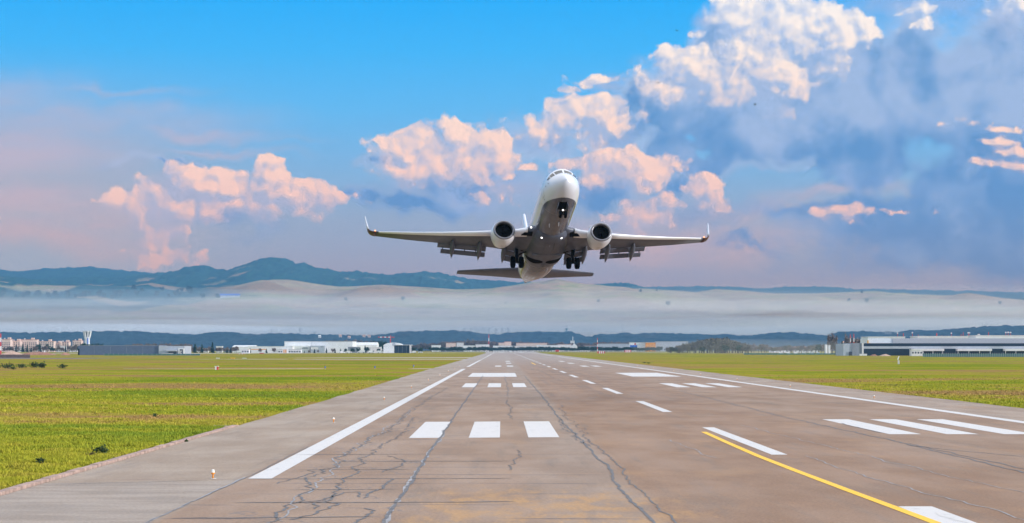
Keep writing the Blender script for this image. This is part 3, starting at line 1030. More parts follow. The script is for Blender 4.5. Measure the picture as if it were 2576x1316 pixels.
def fog(x, y, z, rx, ry, rz, den, col):
    bm = bmesh.new()
    bmesh.ops.create_uvsphere(bm, u_segments=48, v_segments=24, radius=1)
    for v in bm.verts:
        v.co = Vector((x + v.co.x * rx, y + v.co.y * ry, z + v.co.z * rz))
    me = bpy.data.meshes.new('fog_bank')
    bm.to_mesh(me)
    bm.free()
    me.materials.append(volume('valley_fog', col, den))
    o = bpy.data.objects.new('fog_bank', me)
    COL.objects.link(o)
    tag(o, kind='stuff')


for (px, py, Y, wpx, hpx, den, col) in FOGS:
    fog(WX(px, Y), Y, WZ(py, Y), wpx * Y / FPX, 620 if Y > 4000 else 420, hpx * Y / FPX, den, col)

# ================================================================== AIRLINER
M_body = material('white_airframe_paint', color=(.63, .65, .735), rough=.28, spec=.5, coat=.3)
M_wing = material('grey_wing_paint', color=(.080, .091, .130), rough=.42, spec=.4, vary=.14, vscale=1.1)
M_flap = material('grey_flap_paint', color=(.086, .097, .138), rough=.45, vary=.1, vscale=2)
M_slat = material('bare_slat_metal', color=(.80, .82, .88), rough=.35, metal=.1)
M_lip = material('polished_inlet_lip', color=(.20, .20, .225), rough=.3, metal=.5)
M_black = material('dark_void_shade', color=(.006, .006, .007), rough=.9, spec=.1)
M_gear = material('dark_gear_steel', color=(.008, .008, .010), rough=.7, spec=.15)
M_tyre = material('tyre_rubber', color=(.003, .003, .004), rough=.9, spec=.05)
M_hub = material('wheel_hub_metal', color=(.03, .03, .034), rough=.5, spec=.2)
M_glass = material('cockpit_glass', color=(.03, .035, .045), rough=.08, spec=.8)
M_line = material('panel_seam', color=(.16, .16, .18), rough=.6)
M_maroon = material('maroon_tip_paint', color=(.065, .022, .022), rough=.4)
M_lamp = material('lit_landing_lamp', color=(1, 1, 1), emit=(1, .98, .95, 2.2))
M_navr = material('orange_tip_lamp', color=(1, .4, .2), emit=(1, .35, .12, 2.5))


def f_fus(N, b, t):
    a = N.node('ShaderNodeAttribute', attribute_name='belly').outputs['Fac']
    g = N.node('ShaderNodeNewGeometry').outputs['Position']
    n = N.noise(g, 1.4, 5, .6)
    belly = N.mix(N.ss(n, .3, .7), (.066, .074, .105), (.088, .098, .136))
    N.put(b.inputs['Base Color'], N.mix(N.ss(a, -.03, .03), (.63, .65, .735), belly))  # darker grey below the belly limit, white above


M_fus = material('two_tone_fuselage', f_fus, rough=.25, spec=.5, coat=.3)

plane = thing('airplane', 'white twin engine airliner taking off above the runway, nose up with its wheels down', 'airplane')
_ps, _th, _ro = math.radians(6.961), math.radians(19.931), math.radians(-.74)
_f = Vector((math.sin(_ps) * math.cos(_th), -math.cos(_ps) * math.cos(_th), math.sin(_th)))
_r0 = Vector((math.cos(_ps), math.sin(_ps), 0))
_u0 = _r0.cross(-_f)
_r = _r0 * math.cos(_ro) + _u0 * math.sin(_ro)
_u = _u0 * math.cos(_ro) - _r0 * math.sin(_ro)
plane.matrix_world = Matrix(((_r.x, -_f.x, _u.x, 4.449), (_r.y, -_f.y, _u.y, 182.395), (_r.z, -_f.z, _u.z, 16.925), (0, 0, 0, 1)))
A0 = 18.0                                           # local y = distance aft of the nose - A0

FUS = [  # aft, top, bottom, half width
    (.35, -.87, -.93, .03), (.42, -.72, -1.08, .18), (.6, -.50, -1.28, .42), (.95, -.20, -1.52, .72), (1.5, .12, -1.75, 1.02), (2.1, .42, -1.93, 1.27), (2.7, .92, -2.06, 1.45), (3.3, 1.30, -2.16, 1.59), (4.2, 1.52, -2.27, 1.73),
    (5.5, 1.63, -2.34, 1.84), (7, 1.65, -2.35, 1.88), (12, 1.65, -2.35, 1.88), (18, 1.65, -2.35, 1.88), (24, 1.65, -2.35, 1.88), (26, 1.65, -2.22, 1.88), (28.5, 1.64, -1.78, 1.78), (31, 1.60, -1.15, 1.53), (33.2, 1.52, -.52, 1.18), (35, 1.42, -.02, .82), (36.4, 1.30, .38, .5), (37.2, 1.2, .62, .3), (37.55, 1.12, .72, .19)]
_fa = np.array(FUS)


def _pchip(x, xs, ys):
    h = np.diff(xs)
    d = np.diff(ys) / h
    m = np.zeros_like(ys)
    for i in range(1, len(xs) - 1):
        if d[i - 1] * d[i] > 0:
            w1, w2 = 2 * h[i] + h[i - 1], h[i] + 2 * h[i - 1]
            m[i] = (w1 + w2) / (w1 / d[i - 1] + w2 / d[i])
    m[0], m[-1] = d[0], d[-1]
    i = int(np.clip(np.searchsorted(xs, x) - 1, 0, len(h) - 1))
    t = (x - xs[i]) / h[i]
    return ((1 + 2 * t) * (1 - t) ** 2 * ys[i] + t * (1 - t) ** 2 * h[i] * m[i] + t * t * (3 - 2 * t) * ys[i + 1] + t * t * (t - 1) * h[i] * m[i + 1])


def fus(a, phi, off=0.0):
    """fuselage surface at distance a from the nose; phi is measured from the keel, positive to port (+x)"""
    zt, zb, w = (_pchip(a, _fa[:, 0], _fa[:, k]) for k in (1, 2, 3))
    zc = zb + (zt - zb) * .49
    hz = (zc - zb) if abs(phi) < PI / 2 else (zt - zc)
    return Vector(((w + off) * math.sin(phi), a - A0, zc - (hz + off) * math.cos(phi)))


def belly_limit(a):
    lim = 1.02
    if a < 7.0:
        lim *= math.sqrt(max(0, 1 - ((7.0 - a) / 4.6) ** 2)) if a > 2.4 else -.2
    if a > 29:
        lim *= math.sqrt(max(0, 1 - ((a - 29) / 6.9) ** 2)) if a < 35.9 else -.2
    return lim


avals = sorted(set([round(x, 3) for x in np.r_[np.linspace(.35, 1, 8), np.linspace(1, 7.5, 53), np.linspace(7.5, 24, 34), np.linspace(24, 37.55, 80)]]))
NS = 72
WELL = (3.30, 5.05, .23)
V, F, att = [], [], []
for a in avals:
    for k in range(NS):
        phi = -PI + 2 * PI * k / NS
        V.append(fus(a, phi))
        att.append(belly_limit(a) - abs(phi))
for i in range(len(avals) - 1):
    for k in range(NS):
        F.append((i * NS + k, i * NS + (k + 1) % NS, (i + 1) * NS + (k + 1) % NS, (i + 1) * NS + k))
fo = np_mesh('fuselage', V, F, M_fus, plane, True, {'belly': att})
MB().loft([[fus(.35, -PI + 2 * PI * k / 24) for k in range(24)], [fus(.35, -PI + 2 * PI * k / 24) + Vector((0, -.03, 0)) for k in range(24)]]).build('nose_tip', M_body, fo, True)
MB().lathe([(37.54 - A0, .21), (37.75 - A0, .2), (38.0 - A0, .13), (38.0 - A0, .09), (37.8 - A0, .08)], 'Y', 16, (0, 0, .92)).build('exhaust_cone', M_lip, fo, True)


def patch(m, a0, a1, p0, p1, off, na=4, np_=4, a0b=None, a1b=None):
    """skin panel following the fuselage; the p1 side may run between other stations"""
    a0b = a0 if a0b is None else a0b
    a1b = a1 if a1b is None else a1b
    vs = []
    for i in range(na + 1):
        for j in range(np_ + 1):
            u, w = i / na, j / np_
            a = (a0 * (1 - u) + a1 * u) * (1 - w) + (a0b * (1 - u) + a1b * u) * w
            vs.append(fus(a, p0 + (p1 - p0) * w, off))
    return m.add(vs, [(i * (np_ + 1) + j, i * (np_ + 1) + j + 1, (i + 1) * (np_ + 1) + j + 1, (i + 1) * (np_ + 1) + j) for i in range(na) for j in range(np_)])


# cockpit windows: two windscreens, two side panes each side
for s in (1, -1):
    for (a0, a1, p0, p1, a0b, a1b) in ((2.12, 2.72, PI - .06, PI - .62, 2.12, 2.80), (2.14, 2.84, PI - .70, PI - 1.02, 2.40, 3.02), (2.46, 3.04, PI - 1.06, PI - 1.28, 2.78, 3.30)):
        w = patch(MB(), a0, a1, s * p0, s * p1, .012, 4, 5, a0b, a1b).build('cockpit_window', M_glass, fo, True)
    fr = MB()
    for (a0, a1) in ((4.45, 4.50), (5.25, 5.30)):
        patch(fr, a0, a1, s * 1.18, s * 2.12, .008, 1, 8)
    for (p0, p1) in ((1.18, 1.21), (2.09, 2.12)):
        patch(fr, 4.50, 5.25, s * p0, s * p1, .008, 4, 1)
    fr.build('cabin_door', M_line, fo, True)
    wm = []
    for k in range(30):
        a = 6.4 + k * .78
        wm.append(patch(MB(), a, a + .24, s * 1.80, s * 1.97, .010, 1, 2).build('cabin_window', M_glass, fo))
    for (a, p) in ((2.6, 1.62), (3.3, 1.5), (4.9, 1.05), (7.2, 1.25)):
        patch(MB(), a, a + .16, s * p, s * (p + .05), .03, 1, 1).build('probe', M_gear, fo)
ring = MB()
for p0 in np.linspace(-1.25, 1.1, 12):
    patch(ring, 6.55, 6.60, p0, p0 + .215, .004, 1, 3)
ring.build('skin_joint', M_line, fo, True)
# open nose wheel bay drawn as a black shade patch, with its doors
patch(MB(), WELL[0], WELL[1], -WELL[2], WELL[2], .006, 8, 6).build('nose_bay_shade', M_black, fo, True)
for s in (1, -1):
    p = [fus(a, s * WELL[2] * 1.05, 0) for a in (WELL[0] + .1, WELL[1])]
    d = Vector((s * .10, 0, -.48))
    m = MB().add([p[0], p[1], p[1] + d, p[0] + d * .9] + [q + Vector((s * .04, 0, 0)) for q in (p[0], p[1], p[1] + d, p[0] + d * .9)],
                 [(0, 1, 2, 3), (7, 6, 5, 4), (0, 4, 5, 1), (1, 5, 6, 2), (2, 6, 7, 3), (3, 7, 4, 0)])
    m.build('gear_door', M_flap, fo)
for a, p in ((8.9, .1), (9.6, -.35), (15, .0)):
    q = fus(a, p)
    MB().add([q + Vector((-.02, -.2, .02)), q + Vector((.02, -.2, .02)), q + Vector((.02, .2, .02)), q + Vector((-.02, .2, .02)), q + Vector((-.015, .02, -.3)), q + Vector((.015, .02, -.3)), q + Vector((.015, .2, -.3)), q + Vector((-.015, .2, -.3))],
             [(0, 1, 2, 3), (4, 5, 6, 7), (0, 1, 5, 4), (1, 2, 6, 5), (2, 3, 7, 6), (3, 0, 4, 7)]).build('antenna', M_body, fo)

# belly fairing under the wing
FAIR = [(12.6, 1.30, -2.30), (13.1, 1.62, -2.47), (14.0, 1.88, -2.60), (15.5, 2.02, -2.66), (18.5, 2.06, -2.68), (20.8, 2.04, -2.66), (21.9, 1.92, -2.60), (22.7, 1.66, -2.48), (23.2, 1.25, -2.34)]
rings = []
for a, w, zb in FAIR:
    ring = []
    for k in range(33):
        ph = -1.75 + 3.5 * k / 32
        sx, cz = math.sin(ph), math.cos(ph)
        ex = .72
        px_ = w * math.copysign(abs(sx) ** ex, sx)
        zt = -.95
        ring.append((px_, a - A0, zt - (zt - zb) * -1 * -1 * (math.copysign(abs(cz) ** ex, cz)) if cz > 0 else zt + .25 * abs(cz)))
    rings.append(ring)
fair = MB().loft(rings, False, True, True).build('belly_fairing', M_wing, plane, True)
for s in (1, -1):
    m = MB()
    vs, n = [], 28
    for j in range(5):
        for k in range(n):
            w = 2 * PI * k / n
            r = j / 4
            x = s * (1.02 + .88 * r * math.cos(w) * 1.0)
            y = 20.25 - A0 + .62 * r * math.sin(w)
            xx = min(.999, abs(x) / 2.055)
            ph = math.asin(xx ** (1 / .72))
            z = -.95 - 1.72 * math.cos(ph) ** .72
            vs.append((x, y, z - .012))
    fs = [(j * n + k, j * n + (k + 1) % n, (j + 1) * n + (k + 1) % n, (j + 1) * n + k) for j in range(4) for k in range(n)]
    m.add(vs, fs).build('wheel_well_shade', M_black, fair)  # black disc on the skin stands for the shade of the open well
    for q in ((13.42, .97),):
        ph = math.asin(min(.999, q[1] / 1.72) ** (1 / .72))
        lz = -.95 - 1.55 * math.cos(ph) ** .72
        MB().lathe([(-.10, .0), (-.10, .085), (-.04, .11), (.10, .11)], 'Y', 14, (s * q[1], q[0] - A0 - .05, lz + .05)).build('landing_light', M_lamp, fair, True)
for x0, x1, a0, a1 in ((-.45, -.43, 14.4, 17.6), (.43, .45, 14.4, 17.6), (-.30, .30, 20.9, 20.93), (-.11, -.09, 20.9, 22.4), (.09, .11, 20.9, 22.4), (-1.5, 1.5, 17.9, 17.93), (-.02, .02, 19.4, 19.9)):
    MB().box(x0, x1, a0 - A0, a1 - A0, -2.70, -2.55).build('panel_line', M_line, fair)


def airfoil(n, thick, camber=.012):
    pts = []
    for k in range(2 * n):
        th = PI * k / n
        x = .5 * (1 + math.cos(th))
        yt = 5 * thick * (.2969 * math.sqrt(max(0, x)) - .126 * x - .3516 * x * x + .2843 * x ** 3 - .1036 * x ** 4)
        yc = camber * 4 * x * (1 - x)
        pts.append((x, yc + yt if th < PI else yc - yt))
    return pts


WST = [  # span, leading edge aft, chord, height, thickness, incidence in degrees
    (.6, 12.1, 8.6, -1.55, .14, 1.5), (1.9, 13.0, 7.6, -1.52, .14, 1.5), (3.2, 14.15, 6.2, -1.36, .13, 1.3), (4.9, 15.15, 5.25, -1.12, .12, 1.0), (5.8, 15.7, 4.75, -.99, .118, .8), (8, 16.86, 4.12, -.70, .112, .4), (10.8, 18.33, 3.32, -.28, .108, 0), (14, 20.0, 2.46, .26, .104, -.6), (17.0, 21.6, 1.62, .84, .10, -1.2)]


def wst(s, k):
    return float(np.interp(s, [q[0] for q in WST], [q[k] for q in WST]))


def wing_ring(sx, st, n=14, x0=0.0, x1=1.0):
    s, le, c, z, th, inc = st
    out = []
    for x, y in airfoil(n, th):
        dx = (x - .25) * c
        ca, sa = math.cos(math.radians(inc)), math.sin(math.radians(inc))
        out.append((sx * s, le - A0 + .25 * c + dx * ca + y * c * sa, z - dx * sa + y * c * ca))
    return out


def spindle(prof, p0, p1, n=12, flat=1.0):
    """body of revolution from p0 to p1, taller than wide by flat"""
    p0, p1 = Vector(p0), Vector(p1)
    d = p1 - p0
    s = d.normalized().cross(Vector((0, 0, 1))).normalized()
    u = s.cross(d.normalized())
    return MB().loft([[p0 + d * t + r * (math.cos(2 * PI * k / n) * s + flat * math.sin(2 * PI * k / n) * u) for k in range(n)] for t, r in prof])


def flap_slab(m, sx, s0, s1, gap_a, gap_z, chord, defl, t0=0.0):
    """one flap element behind the wing: gap and drop from the wing's trailing edge, chord, deflection"""
    rings = []
    for s in (s0, s1):
        te = wst(s, 1) + wst(s, 2) - A0
        z = wst(s, 3) - .75 * wst(s, 2) * math.sin(math.radians(wst(s, 5)))
        dd = math.radians(defl)
        rr = []
        for x, y in airfoil(7, .13, .0):
            c = chord * (wst(s, 2) / 4.6) ** .35
            rr.append((sx * s, te + gap_a + x * c * math.cos(dd) + y * c * math.sin(dd), z + gap_z - x * c * math.sin(dd) + y * c * math.cos(dd)))
        rings.append(rr)
    return m.loft(rings)


for sx in (-1, 1):
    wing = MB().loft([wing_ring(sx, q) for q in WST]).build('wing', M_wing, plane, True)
    for (s0, s1, nm) in ((5.75, 16.75, 'slat'), (2.35, 4.25, 'krueger_flap')):
        rr = []
        for s in np.linspace(s0, s1, 8):
            st = [s] + [wst(s, k) for k in range(1, 6)]
            full = wing_ring(sx, st, 22)
            k0 = 22 - 7
            arc = [Vector(p) for p in full[k0:22 + 7]]
            push = Vector((0, -.16, -.06))
            outer = [p + push for p in arc]
            inner = [p + push * .25 for p in arc[::-1]]
            rr.append(outer + inner)
        MB().loft(rr).build(nm, M_slat, wing, True)
    for (s0, s1) in ((5.9, 10.75), (2.15, 4.15)):
        flap_slab(MB(), sx, s0, s1, -.22, -.07, .95, 14).build('flap', M_flap, wing)
        e = .35 if s0 > 5 else .0
        flap_slab(MB(), sx, s0 + .05, s1 - e, .70, -.38, .72, 26).build('flap', M_flap, wing)
    for s in (6.9, 8.0, 9.1, 10.2, 2.6, 3.4):
        te = wst(s, 1) + wst(s, 2) - A0
        MB().tube((sx * s, te + .45, wst(s, 3) - .26), (sx * s, te + 1.0, wst(s, 3) - .50), .045, n=6).build('flap_link', M_gear, wing)
    for s in (4.15, 6.6, 9.3):
        te = wst(s, 1) + wst(s, 2) - A0
        z = wst(s, 3)
        k = .92 if s > 9 else 1.0
        spindle([(0, .03), (.06, .13), (.22, .235), (.45, .26), (.68, .20), (.87, .10), (1, .012)], (sx * s, te - 1.9 * k, z - .16), (sx * s, te + 1.75 * k, z - 1.02), 12, 1.15).build('flap_fairing', M_flap, wing, True)
    # blended winglet
    WL = [(17.0, 21.6, 1.62, .84, 0), (17.35, 21.85, 1.46, .93, 20), (17.62, 22.1, 1.36, 1.12, 48), (17.78, 22.35, 1.26, 1.42, 72), (17.86, 22.7, 1.12, 1.9, 82), (17.95, 23.15, .9, 2.5, 84), (18.04, 23.55, .62, 3.12, 84), (18.06, 23.75, .42, 3.3, 84)]
    rr = []
    for s, le, c, z, cant in WL:
        cc, sc = math.cos(math.radians(cant)), math.sin(math.radians(cant))
        rr.append([(sx * (s - y * c * sc), le - A0 + x * c, z + y * c * cc) for x, y in airfoil(12, .11 if cant < 60 else .15, .0)])
    MB().loft(rr[:4]).build('wing_tip', M_maroon, wing, True)
    MB().loft(rr[3:]).build('winglet', M_body, wing, True)
    MB().box(sx * 17.1 - .07, sx * 17.1 + .07, 21.58 - A0, 21.72 - A0, .90, .98).build('navigation_light', M_navr, wing)
    # black slab for the shade in the root gap, inboard light
    MB().add([(sx * 1.86, 13.3 - A0, -1.72), (sx * 2.6, 13.72 - A0, -1.66), (sx * 2.95, 14.2 - A0, -1.80), (sx * 1.88, 13.95 - A0, -1.94),
              (sx * 1.86, 13.3 - A0, -1.80), (sx * 2.6, 13.72 - A0, -1.74), (sx * 2.95, 14.2 - A0, -1.88), (sx * 1.88, 13.95 - A0, -2.02)],
             [(0, 1, 2, 3), (4, 5, 6, 7), (0, 1, 5, 4), (1, 2, 6, 5), (2, 3, 7, 6), (3, 0, 4, 7)]).build('slat_gap_shade', M_black, wing)
    if sx < 0:
        MB().lathe([(-.05, .0), (-.05, .07), (.05, .09)], 'Y', 10, (sx * 2.05, 12.95 - A0, -1.42)).build('root_light', M_lamp, wing, True)

    # engine
    ex, ea, ez = sx * 4.83, 12.1 - A0, -2.02
    nac = [(.02, .86), (.0, .92), (.06, 1.0), (.25, 1.08), (.7, 1.155), (1.3, 1.185), (2.0, 1.15), (2.8, 1.03), (3.5, .88), (3.9, .80), (3.9, .74), (3.3, .78)]

    def nring(h, r, n=40):
        out = []
        for k in range(n):
            w = 2 * PI * k / n
            zz = r * math.sin(w)
            if zz < 0:
                zz *= .95
            out.append((ex + r * math.cos(w) * 1.03, ea + h, ez + zz + .05 * (h - 1) * .6))
        return out
    eng = MB().loft([nring(*q) for q in nac[2:]], True, False, False).build('engine', M_body, plane, True)
    MB().loft([nring(*q) for q in ((.5, .80), (.25, .795), (.08, .82), (.02, .86), (.0, .92), (.06, 1.0), (.16, 1.045))], True, False, False).build('inlet_lip', M_lip, eng, True)
    MB().loft([nring(*q) for q in ((.5, .80), (.8, .80), (1.15, .79))], True, False, True).build('inlet_duct', M_black, eng, True)
    fan = MB()
    for k in range(24):
        w = 2 * PI * k / 24
        ca, sa = math.cos(w), math.sin(w)
        t = Vector((-sa, 0, ca))
        r_ = Vector((ca, 0, sa))
        o = Vector((ex, ea + .95, ez))
        fan.add([o + r_ * .22 + t * -.03 + Vector((0, -.06, 0)), o + r_ * .22 + t * .03 + Vector((0, .06, 0)), o + r_ * .77 + t * .08 + Vector((0, .05, 0)), o + r_ * .77 - t * .08 + Vector((0, -.05, 0))], [(0, 1, 2, 3)])
    fan.build('fan', material('fan_blade_metal', color=(.006, .006, .007), rough=.6, metal=.2) if sx < 0 else bpy.data.materials['fan_blade_metal'], eng)
    MB().lathe([(.55, .012), (.62, .07), (.8, .17), (.95, .23)], 'Y', 16, (ex, ea, ez), True).build('spinner', M_gear, eng, True)
    MB().lathe([(3.2, .62), (4.2, .50), (4.9, .38)], 'Y', 20, (ex, ea, ez + .1), False, True).build('core_nozzle', M_lip, eng, True)
    py_ = MB()
    py_.loft([[(ex - w, ea + y0, z), (ex + w, ea + y0, z), (ex + w, ea + y1, z), (ex - w, ea + y1, z)] for z, y0, y1, w in ((ez + .75, 1.0, 5.2, .22), (ez + 1.05, 1.9, 6.2, .2), (ez + 1.32, 3.1, 6.6, .16))])
    py_.build('pylon', M_body, eng)
    for (h, w0, w1) in ((1.55, -2.6, -2.3), (1.55, -.85, -.6), (1.9, -1.75, -1.35), (2.25, -1.9, -1.2), (2.6, -1.72, -1.4), (2.9, -1.72, -1.4)):
        r = float(np.interp(h, [q[0] for q in nac[:10]], [q[1] for q in nac[:10]])) + .006
        vs = []
        for k in range(5):
            w = w0 + (w1 - w0) * k / 4
            for hh in (h, h + .035):
                vs.append((ex + r * 1.03 * math.cos(w), ea + hh, ez + r * .95 * math.sin(w) + .03 * (hh - 1)))
        MB().add(vs, [(2 * k, 2 * k + 1, 2 * k + 3, 2 * k + 2) for k in range(4)]).build('cowl_seam', M_line, eng)
    sv = MB()
    sv.add([(ex - sx * .72, ea + .9, ez + .86), (ex - sx * .74, ea + 1.9, ez + .84), (ex - sx * 1.02, ea + 1.9, ez + 1.12), (ex - sx * .95, ea + 1.35, ez + 1.06), (ex - sx * .70, ea + .9, ez + .9), (ex - sx * .72, ea + 1.9, ez + .88), (ex - sx * 1.0, ea + 1.9, ez + 1.15), (ex - sx * .93, ea + 1.35, ez + 1.09)],
           [(0, 1, 2, 3), (4, 5, 6, 7), (0, 1, 5, 4), (1, 2, 6, 5), (2, 3, 7, 6), (3, 0, 4, 7)])
    sv.build('nacelle_strake', M_body, eng)

    # tailplane
    TS = [(.3, 32.9, 4.1, .95), (1.0, 33.3, 3.8, 1.02), (4.2, 35.0, 2.6, 1.40), (7.4, 36.9, 1.35, 1.78), (7.55, 37.15, 1.05, 1.80)]
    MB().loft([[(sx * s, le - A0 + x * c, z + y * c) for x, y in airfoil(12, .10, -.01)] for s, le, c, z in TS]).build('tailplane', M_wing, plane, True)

    # main gear
    gx, ga = sx * 2.86, 19.45 - A0
    g = MB()
    g.tube((gx, ga - .05, -1.35), (gx, ga, -2.35), .17, .14, 10)
    g.tube((gx, ga, -2.30), (gx, ga + .02, -3.02), .11, .11, 10)
    g.tube((gx - .62, ga + .02, -3.0), (gx + .62, ga + .02, -3.0), .07, .07, 8)
    g.tube((gx - sx * 1.15, ga - .05, -1.72), (gx, ga, -2.30), .05, .06, 8)
    g.tube((gx - sx * 1.05, ga + .1, -1.90), (gx - sx * .1, ga - .02, -1.55), .04, .04, 6)
    g.tube((gx, ga + .18, -2.28), (gx, ga + .34, -2.62), .035, .035, 6)
    g.tube((gx, ga + .34, -2.62), (gx, ga + .12, -2.95), .035, .035, 6)
    g.tube((gx + sx * .12, ga - .1, -1.5), (gx + sx * .14, ga - .05, -2.6), .02, .02, 6)
    g.tube((gx - .16, ga, -2.32), (gx + .16, ga, -2.32), .13, .13, 8)
    gear = g.build('main_gear', M_gear, plane, True)
    dr = MB()
    dr.add([(gx + sx * .22, ga - .45, -1.50), (gx + sx * .22, ga + .35, -1.46), (gx + sx * .16, ga + .32, -2.2), (gx + sx * .16, ga - .32, -2.2), (gx + sx * .26, ga - .45, -1.50), (gx + sx * .26, ga + .35, -1.46), (gx + sx * .20, ga + .32, -2.2), (gx + sx * .20, ga - .32, -2.2)],
           [(0, 1, 2, 3), (4, 5, 6, 7), (0, 1, 5, 4), (1, 2, 6, 5), (2, 3, 7, 6), (3, 0, 4, 7)])
    dr.build('gear_door', M_flap, gear)
    for q in (-1, 1):
        w = MB().lathe([(-.22, .26), (-.24, .42), (-.20, .55), (-.11, .59), (.11, .59), (.20, .55), (.24, .42), (.22, .26)], 'X', 28, (gx + q * .43, ga + .02, -3.0), True, True).build('wheel', M_tyre, gear, True)
        MB().lathe([(-.235, .05), (-.225, .24), (.225, .24), (.235, .05)], 'X', 18, (gx + q * .43, ga + .02, -3.0), True, True).build('hub', M_hub, gear, True)

# fin
FN = [(1.45, 28.6, 8.2, .08), (2.2, 31.0, 5.9, .11), (3.0, 32.0, 5.1, .12), (6.0, 34.5, 3.5, .14), (8.55, 36.6, 2.1, .17), (8.72, 36.9, 1.7, .10)]
MB().loft([[(y * c, le - A0 + x * c, z) for x, y in airfoil(12, th, 0)] for z, le, c, th in FN]).build('fin', M_body, plane, True)

# nose gear
g = MB()
g.tube((0, 4.35 - A0, -2.15), (0, 4.05 - A0, -3.15), .085, .07, 10)
g.tube((0, 5.0 - A0, -2.3), (0, 4.2 - A0, -2.72), .05, .05, 8)
g.tube((-.26, 4.03 - A0, -3.18), (.26, 4.03 - A0, -3.18), .05, .05, 8)
g.tube((0, 3.95 - A0, -2.62), (0, 3.85 - A0, -2.9), .03, .03, 6)
g.box(-.16, .16, 4.0 - A0, 4.25 - A0, -2.58, -2.46)
ng = g.build('nose_gear', M_gear, plane, True)
for q in (-1, 1):
    MB().lathe([(-.12, .16), (-.12, .29), (-.08, .36), (.08, .36), (.12, .29), (.12, .16)], 'X', 24, (q * .24, 4.03 - A0, -3.18), True, True).build('wheel', M_tyre, ng, True)
    MB().lathe([(-.128, .04), (-.123, .15), (.123, .15), (.128, .04)], 'X', 16, (q * .24, 4.03 - A0, -3.18), True, True).build('hub', M_hub, ng, True)
MB().lathe([(-.06, .0), (-.06, .05), (-.02, .08), (.05, .08)], 'Y', 14, (0, 3.9 - A0, -2.80)).build('taxi_light', M_lamp, ng, True)


# ================================================================== AIRFIELD FURNITURE
M_orange = material('orange_lamp_post', color=(.80, .27, .015), rough=.5)
M_lens = material('frosted_lamp_glass', color=(.78, .76, .70), rough=.25)
M_plate = material('pale_base_plate', color=(.55, .54, .52), rough=.7)
M_red = material('red_marker_paint', color=(.55, .05, .05), rough=.6)
M_wht = material('white_marker_paint', color=(.75, .74, .74), rough=.6)
M_yel = material('yellow_sign_paint', color=(.85, .42, .02), rough=.5)
M_steel = material('grey_mast_steel', color=(.33, .34, .37), rough=.6)


def make_edge_light():
    t = thing('runway_edge_light', 'small orange runway lamp', 'runway light')
    MB().lathe([(0, .13), (.012, .13), (.016, .05)], 'Z', 20, cap0=True, cap1=True).build('base_plate', M_plate, t, True)
    MB().lathe([(.014, .034), (.10, .026), (.17, .03), (.185, .075), (.225, .08), (.235, .066)], 'Z', 18, cap0=True, cap1=True).build('post', M_orange, t, True)
    MB().lathe([(.232, .074), (.25, .07), (.27, .062), (.325, .058), (.345, .05), (.35, .02)], 'Z', 18, cap0=True, cap1=True).build('lamp_lens', M_lens, t, True)
    return t


ORD = ['nearest', 'second', 'third', 'fourth', 'fifth', 'sixth', 'seventh', 'eighth', 'ninth', 'tenth', 'eleventh', 'twelfth']
lp = make_edge_light()
for k in range(9):
    Y = 69.2 + 52.3 * k
    lab = '%s orange and white runway lamp from the camera along the left edge line' % ORD[k]
    if k == 0:
        lp.location = (-11.1, Y, .004)
        lp['label'], lp['group'] = lab, 'runway edge lamps'
    else:
        dup(lp, (-11.35, Y, .004), label=lab, group='runway edge lamps')
for k in range(2, 9):
    dup(lp, (37.2, 75.2 + 52.3 * k, .004), label='%s visible orange and white runway lamp along the right edge line' % ORD[k - 2], group='runway edge lamps')


def leaf_clump(rx, ry, rz, n, size, seed, base=0.0, flat=.6):
    """loose clump of leaf-sized faces through an ellipsoid, denser near the skin"""
    r = np.random.default_rng(seed)
    d = r.normal(0, 1, (n, 3))
    d /= np.linalg.norm(d, axis=1)[:, None]
    rad = r.random(n) ** .45
    lump = .72 + .42 * np.sin(d[:, 0] * 4.3 + seed) * np.cos(d[:, 1] * 3.7 - seed) + .16 * np.sin(d[:, 2] * 7 + seed * 2)
    c = d * (rad * lump)[:, None] * [rx, ry, rz]
    c[:, 2] += base
    a = r.normal(0, 1, (n, 3))
    a /= np.linalg.norm(a, axis=1)[:, None]
    b = np.cross(a, r.normal(0, 1, (n, 3)))
    b /= np.linalg.norm(b, axis=1)[:, None]
    s = (size * (.55 + .9 * r.random(n)))[:, None]
    V = np.stack([c - a * s - b * s * flat, c + a * s - b * s * flat, c + a * s + b * s * flat, c - a * s + b * s * flat], 1)
    return V.reshape(-1, 3), np.arange(4 * n).reshape(-1, 4)


def leaf_mat(name, c0, c1, sc=.8):
    def fn(N, b, t):
        pos = N.node('ShaderNodeNewGeometry').outputs['Position']
        r = N.node('ShaderNodeNewGeometry').outputs['Random Per Island']
        f = N.m('ADD', N.m('MULTIPLY', N.noise(pos, sc, 3, .6), .6), N.m('MULTIPLY', r, .4))
        N.put(b.inputs['Base Color'], N.mix(N.ss(f, .3, .75), (*c0, 1), (*c1, 1)))
    return material(name, fn, rough=.85, spec=.2)


M_bush = leaf_mat('dark_bush_leaves', (.018, .04, .014), (.05, .085, .03), 3)
M_fieldbush = leaf_mat('olive_bush_leaves', (.03, .055, .02), (.085, .11, .04), 3)
M_dry = leaf_mat('dry_weed', (.06, .05, .02), (.13, .10, .04), 3)
M_bark = material('brown_bark', color=(.10, .075, .06), rough=.9)
M_twig = leaf_mat('bare_twigs', (.13, .095, .088), (.26, .19, .165), .15)
M_conif = leaf_mat('dark_conifer_needles', (.010, .030, .028), (.030, .065, .052), .2)
M_ever = leaf_mat('dark_evergreen_leaves', (.012, .038, .034), (.040, .085, .065), .2)
M_gr = leaf_mat('grey_brown_twigs', (.11, .095, .075), (.19, .165, .125), .1)


